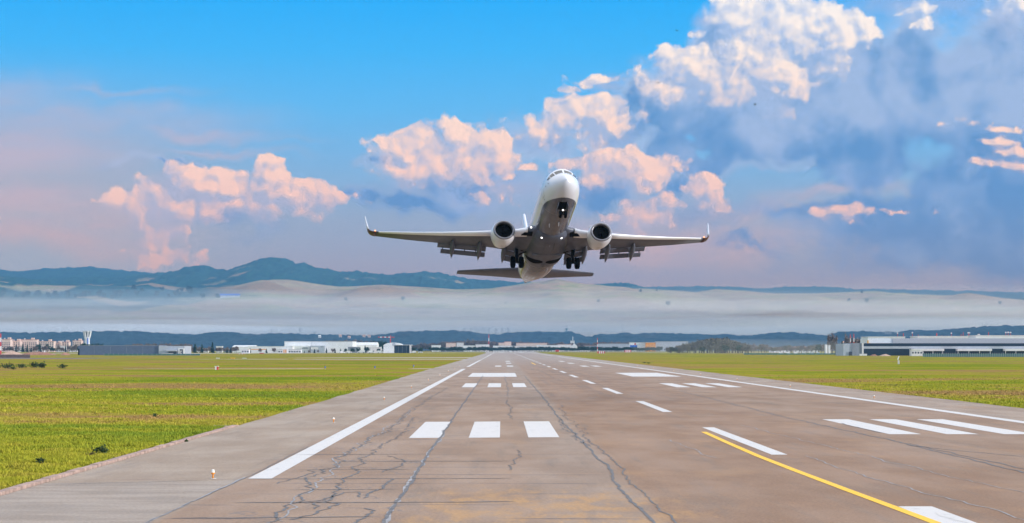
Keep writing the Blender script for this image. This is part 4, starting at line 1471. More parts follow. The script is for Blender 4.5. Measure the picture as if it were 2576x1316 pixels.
def shrub(label, x, y, w, h, mat=None, n=260, group=None):
    t = thing('shrub', label, 'shrub', (x, y, float(ground_z(np.array([x]), np.array([y]))[0])), 0, group)
    V, F = leaf_clump(w / 2, w / 2, h * .55, n, max(.03, h * .09), int(abs(x * 7 + y)), h * .42)
    V[:, 2] = np.maximum(V[:, 2], 0.0)
    np_mesh('foliage', V, F, mat or M_bush, t)
    m = MB()
    for k in range(5):
        w_ = 2 * PI * k / 5 + x
        m.tube((0, 0, -.05), (math.cos(w_) * w * .25, math.sin(w_) * w * .25, h * .6), .02 * h + .01, .006, 5)
    m.build('stem', M_bark, t)
    return t


for (dx, dy, w, h, lab) in ((20, 927, 5.2, 1.9, 'wide dark shrub at the far left of the row in the left field'), (55, 925, 3.4, 1.6, 'second dark shrub from the left in the row across the left field'), (34, 930, 1.8, .9, 'low dark shrub just in front of the row in the left field'),
                            (86, 924, 3.2, 2.0, 'dark upright shrub in the middle of the row in the left field'), (106, 925, 2.6, 2.1, 'tall spiky dark shrub right of the middle of the row in the left field'), (157, 926, 2.6, 1.6, 'dark shrub standing alone at the right end of the row in the left field')):
    Y = 9000 / ((dy - 877) * .3975)
    shrub(lab, WX(dx * .3975, Y), Y, w * 1.15, h * .85, M_fieldbush)
for (dx, dy, w, h, lab, mt) in ((257, 1140, .95, .42, 'round dark weed clump in the grass near the kerb', M_bush), (231, 1148, .5, .25, 'small dry weed left of the round dark clump near the kerb', M_dry), (102, 1164, .6, .3, 'dark green weed in the grass closest to the kerb', M_bush),
                                (465, 1111, .5, .16, 'green weed growing over the stone kerb', M_bush), (440, 1115, .6, .12, 'flat brown weed lying over the stone kerb', M_dry), (390, 1047, .5, .3, 'small dark weed far along the grass behind the kerb', M_bush)):
    Y = 9000 / ((dy - 877) * .3975)
    shrub(lab, WX(dx * .3975, Y), Y, w * 1.2, h * 1.2, mt, 140)
Y = 9000 / (15 * 1.59 * .3975 * 1.55)
for k, (px, py) in enumerate(((644.5, 363.2), (648.5, 363.6))):
    shrub(['low dark bush in the right grass, left one of the pair', 'low dark bush in the right grass, right one of the pair'][k], WX(px, 9000 / (py - HY)), 9000 / (py - HY), 2.2, .7, M_fieldbush, 120)

# red and white marker boxes, huts and signs in the grass
def striped(name, label, cat, px0, px1, ytop, Y, n, depth=1.6, c0=None, c1=None):
    x0, x1, h = WX(px0, Y), WX(px1, Y), WZ(ytop, Y)
    t = thing(name, label, cat, ((x0 + x1) / 2, Y, 0))
    w = (x1 - x0) / n
    for k in range(n):
        MB().box(-(x1 - x0) / 2 + k * w, -(x1 - x0) / 2 + (k + 1) * w, 0, depth, -.2, h - .12).build('panel', (c0 or M_red) if k % 2 == 0 else (c1 or M_wht), t)
    MB().box(-(x1 - x0) / 2 - .1, (x1 - x0) / 2 + .1, -.1, depth + .1, h - .118, h).build('roof', M_wht, t)
    return t


striped('equipment_hut', 'red and white striped hut on the left side of the airfield', 'hut', 237.5, 244.2, 353.6, 1640, 5, 3)
striped('equipment_hut', 'wider red and white striped hut on the right side of the airfield', 'hut', 598.3, 604.8, 351.0, 1880, 7, 3)
striped('equipment_hut', 'farther red and white striped hut right of the tall striped mast', 'hut', 624.7, 631.0, 349.9, 2500, 7, 3)
striped('equipment_hut', 'small dark red cabin beside the low trees left of the white hangar', 'hut', 259.4, 263.6, 352.7, 1800, 1, 2.5)
striped('marker_box', 'small white and red marker box standing in the left grass', 'marker', 215.0, 218.1, 366.0, 430, 2, .7, M_wht, M_red)


def sign(label, px0, px1, ytop, Y, mat):
    x0, x1, h = WX(px0, Y), WX(px1, Y), WZ(ytop, Y)
    t = thing('airfield_sign', label, 'sign', ((x0 + x1) / 2, Y, 0))
    hw = (x1 - x0) / 2
    MB().box(-hw, hw, 0, .25, h * .25, h).build('board', mat, t)
    for s in (-1, 1):
        MB().box(s * hw * .7 - .05, s * hw * .7 + .05, .05, .2, -.2, h * .25).build('leg', M_steel, t)


sign('yellow board sign low in the left grass beside the dark service road', 230.5, 235.2, 357.6, 900, M_yel)
sign('white board sign low in the grass left of the yellow one', 216, 219.6, 357.8, 890, M_wht)
sign('white board sign low in the grass right of the yellow one', 242.0, 246.5, 358.0, 905, M_wht)
sign('small red board low in the grass below the white hangar', 279.5, 281.2, 355.3, 1300, M_red)

# small post with a tilted panel in the right grass
Y = 590
t = thing('weather_sensor', 'pale instrument post with a tilted panel on top in the right grass', 'sensor', (WX(898.6, Y), Y, -.1))
MB().box(-.28, .28, -.15, .15, 0, 1.25).build('cabinet', M_plate, t)
MB().tube((0, 0, 1.2), (0, 0, 1.75), .06, .05, 8).build('pole', M_steel, t)
MB().add([(-.45, -.1, 1.55), (-.15, -.1, 1.5), (.35, .2, 2.6), (.05, .2, 2.65), (-.45, 0, 1.5), (-.15, 0, 1.45), (.35, .3, 2.55), (.05, .3, 2.6)],
         [(0, 1, 2, 3), (7, 6, 5, 4), (0, 4, 5, 1), (1, 5, 6, 2), (2, 6, 7, 3), (3, 7, 4, 0)]).build('tilted_panel', M_wht, t)

# low posts with blue lamps along the narrow path
for k, (px, py, lab) in enumerate(((325.2, 369.4, 'leftmost small blue taxiway lamp beside the narrow path'), (374.9, 369.2, 'middle small blue taxiway lamp beside the narrow path'), (413.6, 367.8, 'rightmost small blue taxiway lamp beside the narrow path'))):
    Y = 9000 / (py - HY)
    t = thing('taxiway_light', lab, 'taxiway light', (WX(px, Y), Y, 0))
    MB().tube((0, 0, -.1), (0, 0, .4), .07, .06, 8).build('post', M_steel, t)
    MB().lathe([(.4, .16), (.62, .16), (.72, .06)], 'Z', 12, cap0=True, cap1=True).build('lamp_lens', material('blue_lamp_glass', color=(.02, .12, .6), rough=.3) if k == 0 else bpy.data.materials['blue_lamp_glass'], t, True)


def striped_mast(label, px, ytop, Y, r, name='mast', arms=False, z0=0.0, bands=7):
    h = WZ(ytop, Y) - z0
    t = thing(name, label, 'mast', (WX(px, Y), Y, z0))
    for k in range(bands):
        MB().tube((0, 0, h * k / bands), (0, 0, h * (k + 1) / bands), r * (1 - .35 * k / bands), r * (1 - .35 * (k + 1) / bands), 8).build('band', M_red if (bands - k) % 2 else M_wht, t)
    if arms:
        MB().box(-r * 2.2, r * 2.2, -r, r, h * .94, h * .985).build('lamp_bar', M_wht, t)
    return t


striped_mast('red and white mast cut by the left edge of the picture', .6, 333.5, 1500, .75, bands=5)
striped_mast('tall thin red and white mast beside a striped hut right of the runway', 597.4, 337.8, 1890, .38, bands=7)
striped_mast('red and white lattice mast on the woods left of the runway end', 488.8, 334.5, 3400, 1.0, bands=5)

# ================================================================== BUILDINGS
M_cream = material('pink_cream_render', color=(.72, .55, .49), rough=.85, vary=.06, vscale=.2)
M_palebl = material('white_render', color=(.70, .68, .69), rough=.85, vary=.06, vscale=.2)
M_pinkroof = material('pink_roof_tiles', color=(.50, .28, .23), rough=.85, vary=.15, vscale=.3)
M_white_clad = material('white_metal_cladding', color=(.78, .79, .80), rough=.5, vary=.05, vscale=.2)
M_grey_clad = material('light_grey_cladding', color=(.42, .45, .52), rough=.5, vary=.06, vscale=.3)
M_blue_clad = material('slate_blue_cladding', color=(.10, .13, .215), rough=.5, vary=.08, vscale=.3)
M_navy = material('dark_navy_glazing', color=(.018, .03, .055), rough=.25)
M_greywall = material('grey_wall', color=(.24, .26, .31), rough=.7, vary=.08, vscale=.3)
M_win = material('dark_window', color=(.07, .08, .11), rough=.2)
M_roofgrey = material('grey_flat_roof', color=(.45, .45, .47), rough=.9)
M_green = material('green_fence_mesh', color=(.06, .16, .14), rough=.7)
M_orangewall = material('orange_cladding', color=(.75, .30, .05), rough=.6)
M_bluesign = material('blue_sign_panel', color=(.03, .12, .55), rough=.5)
win_mesh = {}


def building(label, px0, px1, ytop, Y, depth, wall, roof='flat', roofmat=None, cat='building', name='building', wins=None, base=0.0, rise=.0, over=.3, ny=(0, 0)):
    x0, x1, zt = WX(px0, Y), WX(px1, Y), WZ(ytop, Y)
    w = x1 - x0
    t = thing(name, label, cat, ((x0 + x1) / 2, Y, base))
    h = zt - base
    eave = h - rise
    MB().box(-w / 2, w / 2, 0, depth, -.5, eave).build('wall', wall, t)
    rm = roofmat or M_roofgrey
    if roof == 'flat':
        MB().box(-w / 2 - over, w / 2 + over, -over, depth + over, eave + .003, eave + max(.35, .05 * h)).build('roof', rm, t)
    elif roof == 'gable_x':
        MB().loft([[(sx, -over, eave + .003), (sx, depth / 2, h), (sx, depth + over, eave + .003)] for sx in (-w / 2 - over, w / 2 + over)]).build('roof', rm, t)
    elif roof == 'gable_y':
        MB().loft([[(-w / 2 - over, sy, eave + .003), (0, sy, h), (w / 2 + over, sy, eave + .003)] for sy in (-over, depth + over)]).build('roof', rm, t)
    elif roof == 'arch':
        MB().loft([[((w / 2 + over) * -math.cos(PI * k / 14), sy, eave + .003 + rise * math.sin(PI * k / 14)) for k in range(15)] for sy in (-over, depth + over)]).build('roof', rm, t)
    if wins:
        cols, rows, ww, wh, z0, dz = wins
        key = (ww, wh)
        for r in range(rows):
            for c in range(cols):
                xw = -w / 2 + w * (c + .5) / cols
                if key not in win_mesh:
                    o = MB().box(-ww / 2, ww / 2, -.09, .05, 0, wh).build('window', M_win, t)
                    win_mesh[key] = o.data
                else:
                    o = bpy.data.objects.new('window', win_mesh[key])
                    COL.objects.link(o)
                    o.parent = t
                o.location = (xw, 0, z0 + dz * r)
    return t, w, h


def addbox(t, name, x0, x1, y0, y1, z0, z1, mat):
    return MB().box(x0, x1, y0, y1, z0, z1).build(name, mat, t)


# housing estate far left
ap = [(1.8, 10.3, 339.6, 'pink cream apartment block at the far left end of the estate', 4), (10.8, 20.0, 341.2, 'pale cream apartment block second from the left in the estate', 4), (20.4, 36.8, 340.0, 'wide pink apartment block in the middle of the estate', 8), (38.4, 53.8, 341.6, 'cream apartment block right of the wide pink one', 7),
      (54.4, 59.6, 343.2, 'narrow low pink apartment block between two taller ones', 3), (60.0, 68.8, 342.2, 'pink apartment block at the right end of the joined row', 4), (72.6, 81.2, 341.0, 'separate pink apartment block beside the water tower', 4)]
for k, (a, b, yt, lab, nc) in enumerate(ap):
    Yb = 2700 + 14 * (k % 3)
    t, w, h = building(lab, a, b, yt, Yb, 13, M_cream, 'flat', M_pinkroof, 'apartment block', 'apartment_block', (nc, 5, 1.7, 1.5, 1.8, 2.75))
    addbox(t, 'stair_tower', w * .12, w * .12 + 4.2, 3, 8, h + .1, h + 3.4, M_cream)
    addbox(t, 'chimney', -w * .32, -w * .32 + 1.6, 4, 6, h + .1, h + 2.4, M_palebl)
for (a, b, yt, lab) in ((14.5, 22.5, 347.3, 'low white house in front of the estate at its left'), (36.0, 44.0, 346.2, 'low white house below the cream apartment block'), (56.5, 66.5, 346.0, 'wide low white house below the pink blocks'), (68.8, 77.6, 346.4, 'low white house between the estate and the water tower')):
    building(lab, a, b, yt, 2560, 9, M_palebl, 'flat', M_roofgrey, 'house', 'house', (5, 2, 1.3, 1.4, 1.2, 3.0))

# water tower
Y = 2750
t = thing('water_tower', 'white water tower with a flared top and a blue stripe', 'water tower', (WX(87.2, Y), Y, 0))
sc = Y / FPX
hz = WZ(331.2, Y)
MB().lathe([(-1, 2.9 * sc), (hz * .55, 2.45 * sc), (hz * .72, 2.4 * sc)], 'Z', 24, cap1=True).build('shaft', M_white_clad, t, True)
MB().lathe([(hz * .70, 1.7 * sc), (hz * .78, 2.0 * sc), (hz * .95, 2.9 * sc), (hz, 3.1 * sc)], 'Z', 24, cap1=True).build('bowl', M_greywall, t, True)
for k in range(8):
    w = 2 * PI * (k + .5) / 8
    MB().tube((2.35 * sc * math.cos(w), 2.35 * sc * math.sin(w), hz * .66), (4.1 * sc * math.cos(w), 4.1 * sc * math.sin(w), hz), 1.05, .8, 6).build('strut', M_white_clad, t)
MB().lathe([(hz - .4, 4.25 * sc), (hz + .3, 4.25 * sc)], 'Z', 24, cap0=True, cap1=True).build('rim', M_white_clad, t)
MB().add([(sc * 2.95 * math.sin(a), -sc * 2.95 * math.cos(a), z) for z in (0, hz * .8) for a in (.25, .45, .65)], [(0, 1, 4, 3), (1, 2, 5, 4)]).build('painted_stripe', M_bluesign, t)

# dark warehouse with a light office end
t, w, h = building('long slate blue warehouse on the left with a light grey office end', 78.0, 159.0, 345.9, 1420, 34, M_blue_clad, 'flat', M_greywall, 'warehouse', 'warehouse', over=.1)
ox = w / 2
ow = WX(184.7, 1420) - WX(159.0, 1420)
addbox(t, 'office_block', ox + .01, ox + ow, -1.2, 30, -.5, h - .05, M_grey_clad)
addbox(t, 'porch', ox + 6.3, ox + 14.5, -4.2, -1.21, 2.9, 4.1, M_grey_clad)
addbox(t, 'entrance', ox + 7.8, ox + 14.0, -1.3, -1.15, -.2, 2.88, M_win)
addbox(t, 'garden_wall', ox + 3.5, ox + 12.4, -6.2, -5.9, -.2, 1.5, M_roofgrey)
addbox(t, 'sign_pier', ox + ow - 4.6, ox + ow, -1.9, -1.21, -.2, h - 2.0, M_white_clad)
sg = addbox(t, 'sign_panel', ox + ow - 3.6, ox + ow - 1.0, -2.0, -1.905, .2, h - 2.6, M_win)
for (a, b, c, d) in ((.35, .75, 1.0, 3.3), (.35, 1.9, .7, 1.1), (1.1, 1.5, 1.9, 2.7), (1.3, 1.9, 2.9, 3.3)):
    addbox(sg, 'sign_mark', ox + ow - 3.6 + a, ox + ow - 3.6 + b, -2.06, -2.003, .2 + c, .2 + d, M_wht)
addbox(t, 'end_door', -w / 2 - .06, -w / 2 + 1.2, -.06, 3, -.2, h - 2.2, M_black)
for k in range(4):
    addbox(t, 'cladding_joint', -w / 2 + w * (k + 1) / 5 - .08, -w / 2 + w * (k + 1) / 5 + .08, -.03, .02, 0, h - .4, M_greywall)

# white hangars and sheds, centre left
t, w, h = building('big white box hangar with a lower annex in front', 284.5, 352.4, 341.7, 2200, 60, M_white_clad, 'flat', M_roofgrey, 'hangar', 'hangar')
addbox(t, 'cladding_joint', -w * .1, -w * .1 + .4, -.06, 0, 0, h - .4, M_greywall)
addbox(t, 'annex', -w / 2 + 1, -w * .11, -14, -.02, -.5, h * .62, M_white_clad)
addbox(t, 'annex', -w * .09, w * .115, -20, -.02, -.5, h * .63, M_grey_clad)
addbox(t, 'window_band', -w * .085, w * .02, -20.06, -19.98, h * .30, h * .5, M_palebl)
addbox(t, 'vent_panel', -w * .22, -w * .14, -14.06, -13.98, h * .37, h * .47, M_greywall)
addbox(t, 'vent_panel', w * .06, w * .10, -20.06, -19.98, h * .5, h * .56, M_greywall)
building('white flat shed left of the big white hangar', 232.5, 254.5, 345.2, 2250, 30, M_white_clad, 'gable_x', M_white_clad, 'shed', 'shed', rise=2)
t, w, h = building('long low white workshop in front of the big hangar with an orange band', 247.5, 292.5, 346.6, 2120, 20, M_white_clad, 'flat', M_white_clad, 'workshop', 'workshop')
addbox(t, 'orange_band', -w / 2 + .1, -w / 2 + 22, -.08, 0, h * .50, h * .62, M_orangewall)
addbox(t, 'blue_canopy', w * .25, w * .48, -3.0, -.01, h * .42, h * .60, M_grey_clad)
building('low office with orange door panels before the white hangar', 278, 301, 349.4, 2050, 10, M_white_clad, 'flat', M_roofgrey, 'office', 'office', (9, 1, 2.0, 1.5, .8, 2))
t, w, h = building('small white flat house with orange panels left of the hangar', 282.2, 287.5, 349.0, 2000, 8, M_palebl, 'flat', M_white_clad, 'house', 'house')
for k in range(2):
    addbox(t, 'orange_panel', -1.6 + k * 2.0, -.4 + k * 2.0, -.08, 0, .3, h - .6, M_orangewall)
building('white tent hangar with a sloping roof right of the box hangar', 352.6, 376.6, 342.3, 2260, 40, M_white_clad, 'gable_x', M_white_clad, 'tent hangar', 'tent_hangar', rise=3.2)
t, w, h = building('white arched hall with a round gable sign', 383.5, 402.5, 342.6, 2100, 30, M_white_clad, 'arch', M_white_clad, 'hall', 'hall', rise=4.0)
MB().lathe([(-.12, .01), (-.12, 2.0), (0, 2.0)], 'Y', 20, (1.2, -.32, h - 2.2)).build('round_sign', M_grey_clad, t)
t, w, h = building('dark hangar with wide doors and a white roof edge', 394.2, 410.6, 345.2, 2030, 30, M_navy, 'flat', M_white_clad, 'hangar', 'hangar', over=.9)
addbox(t, 'side_pier', w / 2 - 1.2, w / 2 + .9, -.9, .4, -.3, h - .1, M_palebl)
for k in range(3):
    addbox(t, 'door_joint', -w / 2 + w * (k + 1) / 4 - .08, -w / 2 + w * (k + 1) / 4 + .08, -.06, .0, 0, h - .6, M_greywall)
for (a, b, yt, Yb, wl, rf, lab) in ((348, 360, 347.0, 2180, M_greywall, 'flat', 'grey office right below the box hangar'), (366, 381, 347.2, 2150, M_palebl, 'flat', 'white low office below the tent hangar'), (375.5, 388.5, 345.8, 2500, M_palebl, 'gable_x', 'white roofed shed behind the tent hangar'),
                                   (216.0, 222.0, 346.4, 2350, M_palebl, 'flat', 'small white house behind the bare trees right of the warehouse'), (197.0, 208.0, 348.5, 2300, M_palebl, 'flat', 'low white house among the bare trees right of the warehouse'), (241.5, 249.0, 349.6, 1900, M_palebl, 'flat', 'white cabin beside the striped hut'), (224, 236, 349, 2380, M_greywall, 'flat', 'grey low house between the bare trees')):
    building(lab, a, b, yt, Yb, 9, wl, rf, M_roofgrey if wl is M_greywall else M_white_clad, 'house', 'house', (3, 1, 1.6, 1.4, 1.2, 3), rise=1.6 if rf != 'flat' else 0)

# low town around the runway end
for (a, b, yt, Yb, wl, rm, lab) in ((431.5, 440.5, 345.4, 3000, M_white_clad, M_white_clad, 'white shed at the left end of the low town behind the runway'), (446, 455.5, 343.2, 3250, M_cream, M_pinkroof, 'pink house block in the low town left of the runway end'), (456.5, 463.5, 342.9, 3300, M_palebl, M_roofgrey, 'pale house block beside the pink one in the low town'),
                                    (463.5, 474.5, 345.6, 3050, M_white_clad, M_roofgrey, 'white long shed in the low town left of the runway end'), (475.5, 489, 344.6, 3150, M_palebl, M_roofgrey, 'pale workshop just left of the runway end'), (440.5, 463, 347.4, 2900, M_greywall, M_greywall, 'long grey shed before the low town'),
                                    (498.6, 504.2, 343.0, 3350, M_cream, M_pinkroof, 'cream house directly behind the runway end, left one'), (504.4, 511.2, 342.0, 3360, M_cream, M_pinkroof, 'taller cream house directly behind the runway end'), (493, 514, 345.8, 3280, M_white_clad, M_roofgrey, 'white flat building behind the runway end'),
                                    (516.2, 547, 343.3, 3400, M_cream, M_pinkroof, 'long pink roofed building right of the runway end'), (512.5, 536, 346.0, 3280, M_palebl, M_roofgrey, 'pale low building right of the runway end'), (536.5, 557.5, 345.3, 3290, M_white_clad, M_roofgrey, 'white shed beside the long pink roofed building'),
                                    (557.7, 571.5, 344.6, 3300, M_palebl, M_pinkroof, 'pale shed with a pink roof right of the runway end'), (578, 590, 347.2, 3100, M_palebl, M_roofgrey, 'small white cabin row behind the hedge'), (598, 629.5, 344.0, 3250, M_grey_clad, M_roofgrey, 'long light grey shed behind the hedge right of the runway'),
                                    (655.8, 688, 341.9, 3200, M_grey_clad, M_roofgrey, 'long pale grey warehouse left of the hazy grove'), (585, 600, 345.8, 3350, M_greywall, M_pinkroof, 'grey shed with a pink roof behind the hedge')):
    building(lab, a, b, yt, Yb, 14, wl, 'flat', rm, 'building', 'building', (max(3, int((b - a) / 2.4)), 1, 2.2, 1.6, 2.2, 3))
t, w, h = building('white shop building with a blue sign right of the runway', 629.7, 645.4, 342.7, 3200, 20, M_white_clad, 'flat', M_roofgrey, 'shop', 'shop')
addbox(t, 'blue_sign', -w / 2 + .6, -w * .02, -.1, 0, h * .42, h * .72, M_bluesign)
addbox(t, 'red_sign', -w * .2, -w * .1, -.1, 0, h * .74, h * .95, M_red)
t, w, h = building('orange shop building right of the blue sign', 645.6, 655.6, 342.6, 3195, 20, M_orangewall, 'flat', M_roofgrey, 'shop', 'shop')
building('white gabled hall right of the runway end', 571.6, 577.4, 343.6, 3260, 14, M_white_clad, 'gable_y', M_white_clad, 'hall', 'hall', rise=5)
t, w, h = building('white plant building with a tall thin chimney', 570.4, 574.6, 341.0, 3650, 9, M_palebl, 'flat', M_roofgrey, 'plant', 'plant_building')
MB().tube((.8, 4, h), (.8, 4, h + 9.0), .7, .5, 8).build('chimney', M_wht, t)

# terminal on the right
Y = 1304
t = thing('terminal_building', 'long dark terminal building with pale bands on the right', 'terminal', (WX(863, Y), Y, 0))
f = lambda p: WX(p, Y) - WX(863, Y)
zz = lambda p: WZ(p, Y)
addbox(t, 'end_block', f(843.4), f(852.0), 0, 30, -.5, zz(343.8), M_grey_clad)
addbox(t, 'end_block', f(852.02), f(861.6), -.6, 30, -.5, zz(343.1), M_greywall)
addbox(t, 'entrance', f(849.0), f(852.0), -.8, -.62, -.2, zz(351.6), M_win)
addbox(t, 'corner_pillar', f(861.62), f(863.3), -1.2, .8, -.5, zz(343.0), M_palebl)
addbox(t, 'wall', f(863.32), f(1100), .0, 40, -.5, zz(343.2), M_blue_clad)
addbox(t, 'glazing_band', f(863.4), f(1100), -.12, -.01, zz(346.3), zz(343.4), M_navy)
addbox(t, 'pale_band', f(863.4), f(1100), -.30, -.01, zz(348.7), zz(346.32), M_grey_clad)
addbox(t, 'glazing_band', f(863.4), f(911), -.12, -.01, -.2, zz(348.72), M_navy)
for a, b in ((911.2, 942.2), (955.6, 989.8), (1002.8, 1036), (1050, 1090)):
    addbox(t, 'canopy', f(a), f(b), -6, -.31, zz(351.0), zz(348.75), M_palebl)
    addbox(t, 'loading_bay', f(a) + .5, f(b) - .5, -.2, -.02, -.2, zz(351.05), M_navy)
    for q in range(4):
        addbox(t, 'post', f(a) + (f(b) - f(a)) * q / 3.2 + .2, f(a) + (f(b) - f(a)) * q / 3.2 + .5, -5.9, -5.6, -.3, zz(351.0) - .01, M_palebl)
for a, b in ((942.4, 955.4), (990, 1002.5)):
    addbox(t, 'glazing_band', f(a), f(b), -.42, -.02, -.2, zz(348.72), M_navy)
addbox(t, 'garden_wall', f(857.0), f(864.5), -9, -8.6, -.3, zz(353.8), M_palebl)
Y2 = 1345
f2 = lambda p: WX(p, Y2) - WX(863, Y)
addbox(t, 'upper_storey', f2(868.0), f2(892.8), 41.5, 70, zz(343.6), WZ(338.5, Y2), M_white_clad)
addbox(t, 'upper_storey', f2(892.85), f2(1110), 41.0, 75, zz(343.6), WZ(338.3, Y2), M_roofgrey)
addbox(t, 'roof_unit', f2(867.3), f2(868.4), 40.3, 41.4, zz(343.4), WZ(340.2, Y2), M_yel)
t, w, h = building('white control cabin with windows in front of the dark terminal', 911.5, 922.6, 350.0, 1240, 6, M_palebl, 'flat', M_white_clad, 'cabin', 'cabin', (4, 1, 1.1, 1.2, 1.6, 2))
building('white flat roofed hall behind the terminal on the left', 868, 905, 337.4, 1560, 30, M_white_clad, 'flat', M_palebl, 'hall', 'hall')
building('white flat roofed hall behind the terminal in the middle', 918, 968, 336.9, 1580, 30, M_palebl, 'flat', M_palebl, 'hall', 'hall')
building('white flat roofed hall behind the terminal on the right', 976, 1060, 336.2, 1600, 30, M_white_clad, 'flat', M_palebl, 'hall', 'hall')
for k, (px, yt, r, arm) in enumerate(((850.3, 334.3, .45, 0), (853.8, 333.8, .5, 0), (897.6, 332.3, .28, 1), (903.4, 333.2, .5, 0), (912.4, 331.9, .28, 1), (918.2, 334.4, .3, 0), (936.7, 333.0, .75, 0), (951.4, 332.3, .28, 1), (961.1, 334.2, .4, 0), (963.2, 332.0, .35, 0),
                                     (968.8, 332.0, .55, 1), (978.8, 333.8, .45, 1), (988.5, 332.2, .5, 0), (1005.8, 331.6, .3, 1), (1008.2, 331.4, .35, 1), (1010.6, 331.6, .3, 1))):
    striped_mast(['first', 'second', 'third', 'fourth', 'fifth', 'sixth', 'seventh', 'eighth', 'ninth', 'tenth', 'eleventh', 'twelfth', 'thirteenth', 'fourteenth', 'fifteenth', 'sixteenth'][k] + ' red and white mast from the left above the terminal roof', px, yt, 1650, r, arms=bool(arm), bands=5, name='floodlight_mast')
for k in range(2):
    Y = 1900
    tk = thing('storage_tank', ['left white storage tank among trees left of the terminal', 'right white storage tank among trees left of the terminal'][k], 'tank', (WX(826.0 + 3.0 * k, Y), Y, 0))
    MB().lathe([(-.3, 1.45), (WZ(345.0, Y), 1.45), (WZ(344.4, Y), .5)], 'Z', 18, cap1=True).build('shell', M_wht, tk, True)
    MB().lathe([(WZ(344.4, Y), .5), (WZ(344.1, Y), .45)], 'Z', 10, cap1=True).build('hatch', M_steel, tk)
for (a, b, yt, lab) in ((770, 790, 347.6, 'pale house roofs left of the trees beside the terminal'), (794, 806, 346.4, 'small pale house between bare trees on the right'), (806, 818, 347.0, 'pinkish house between bare trees on the right'), (843, 851, 341.0, 'white house behind the bare trees beside the terminal')):
    building(lab, a, b, yt, 2300, 10, M_palebl, 'gable_x', M_pinkroof, 'house', 'house', (3, 1, 1.5, 1.4, 1.4, 2), rise=2.2)

# fences
def fence(label, px0, px1, Y, h, n, mat, name='fence', cat='fence', pw=.09, solid=False):
    x0, x1 = WX(px0, Y), WX(px1, Y)
    t = thing(name, label, cat, (x0, Y, -.1))
    for k in range(n + 1):
        x = (x1 - x0) * k / n
        MB().box(x - pw, x + pw, -pw, pw, -.1, h).build('post', mat if solid else M_steel, t)
    MB().box(0, x1 - x0, -.02, .02, .05, h * (.94 if solid else .80)).build('panel', mat, t)
    return t


fence('weathered grey timber fence at the left edge of the field', -12, 29.8, 985, 1.95, 24, material('grey_weathered_timber', color=(.16, .12, .12), rough=.9, vary=.3, vscale=1.5), 'timber_fence', pw=.16, solid=True)
fence('green wire fence in front of the slate blue warehouse', 104, 200, 1330, 1.6, 20, M_green)
fence('tall green palisade fence in front of the terminal', 923, 1040, 1090, 2.5, 64, M_green, 'palisade_fence', pw=.10)
fence('low green fence left of the terminal', 744, 845, 1500, 1.5, 18, M_green)

# heaps of earth
def mound(label, px0, px1, ytop, Y, mat, seed, name='earth_heap'):
    x0, x1, h = WX(px0, Y), WX(px1, Y), WZ(ytop, Y)
    w = x1 - x0
    nx_, ny_ = 40, 14
    V = []
    for j in range(ny_ + 1):
        for i in range(nx_ + 1):
            u, v = i / nx_ * 2 - 1, j / ny_ * 2 - 1
            e = max(0, 1 - abs(u) ** 2.2) * max(0, 1 - abs(v) ** 1.8)
            V.append((u * w / 2, v * 9, -.3 + (h + .3) * e * (.62 + .6 * float(fbm(np.array([u * 4 + seed]), np.array([v * 2.0]), 3, seed)[0]))))
    F = [(j * (nx_ + 1) + i, j * (nx_ + 1) + i + 1, (j + 1) * (nx_ + 1) + i + 1, (j + 1) * (nx_ + 1) + i) for j in range(ny_) for i in range(nx_)]
    o = MB().add(V, F).build(name, mat, None, True)
    o.location = ((x0 + x1) / 2, Y, 0)
    tag(o, label, 'earth heap')


M_earth = material('red_brown_earth', color=(.30, .15, .10), rough=.95, vary=.3, vscale=.5)
M_sandy = material('pale_pink_earth', color=(.48, .32, .25), rough=.95, vary=.2, vscale=.5)
mound('pale pink heap of earth behind the timber fence', 0, 24, 351.4, 1390, M_sandy, 3)
mound('wide red brown heap of earth right of the pale one', 20, 57, 351.2, 1400, M_earth, 5)
mound('small red brown heap of earth by the warehouse corner', 61.5, 69.5, 352.4, 1380, M_earth, 9)
mound('low red heap of earth in front of the terminal, right one', 880, 890, 354.0, 1230, M_sandy, 4)
mound('low red heap of earth in front of the terminal, left one', 871, 877, 354.2, 1230, M_earth, 6)

# parked vans and a lorry
M_van = material('white_van_paint', color=(.72, .72, .73), rough=.4)


def make_van():
    t = thing('parked_van', 'van', 'van')
    MB().loft([[(-2.6, y, .45), (-2.6, y, 2.1), (-2.4, y, 2.4), (1.2, y, 2.4), (1.9, y, 1.5), (2.6, y, 1.25), (2.65, y, .45)] for y in (-.95, .95)]).build('body', M_van, t)
    MB().loft([[(1.05, y, 2.2), (1.5, y, 2.1), (1.86, y, 1.55), (1.05, y, 1.5)] for y in (-.965, .965)]).build('side_window', M_win, t)
    for x in (-1.7, 1.6):
        for y in (-.85, .85):
            MB().lathe([(-.11, .36), (.11, .36)], 'Y', 12, (x, y, .36), True, True).build('wheel', M_tyre, t)
    return t


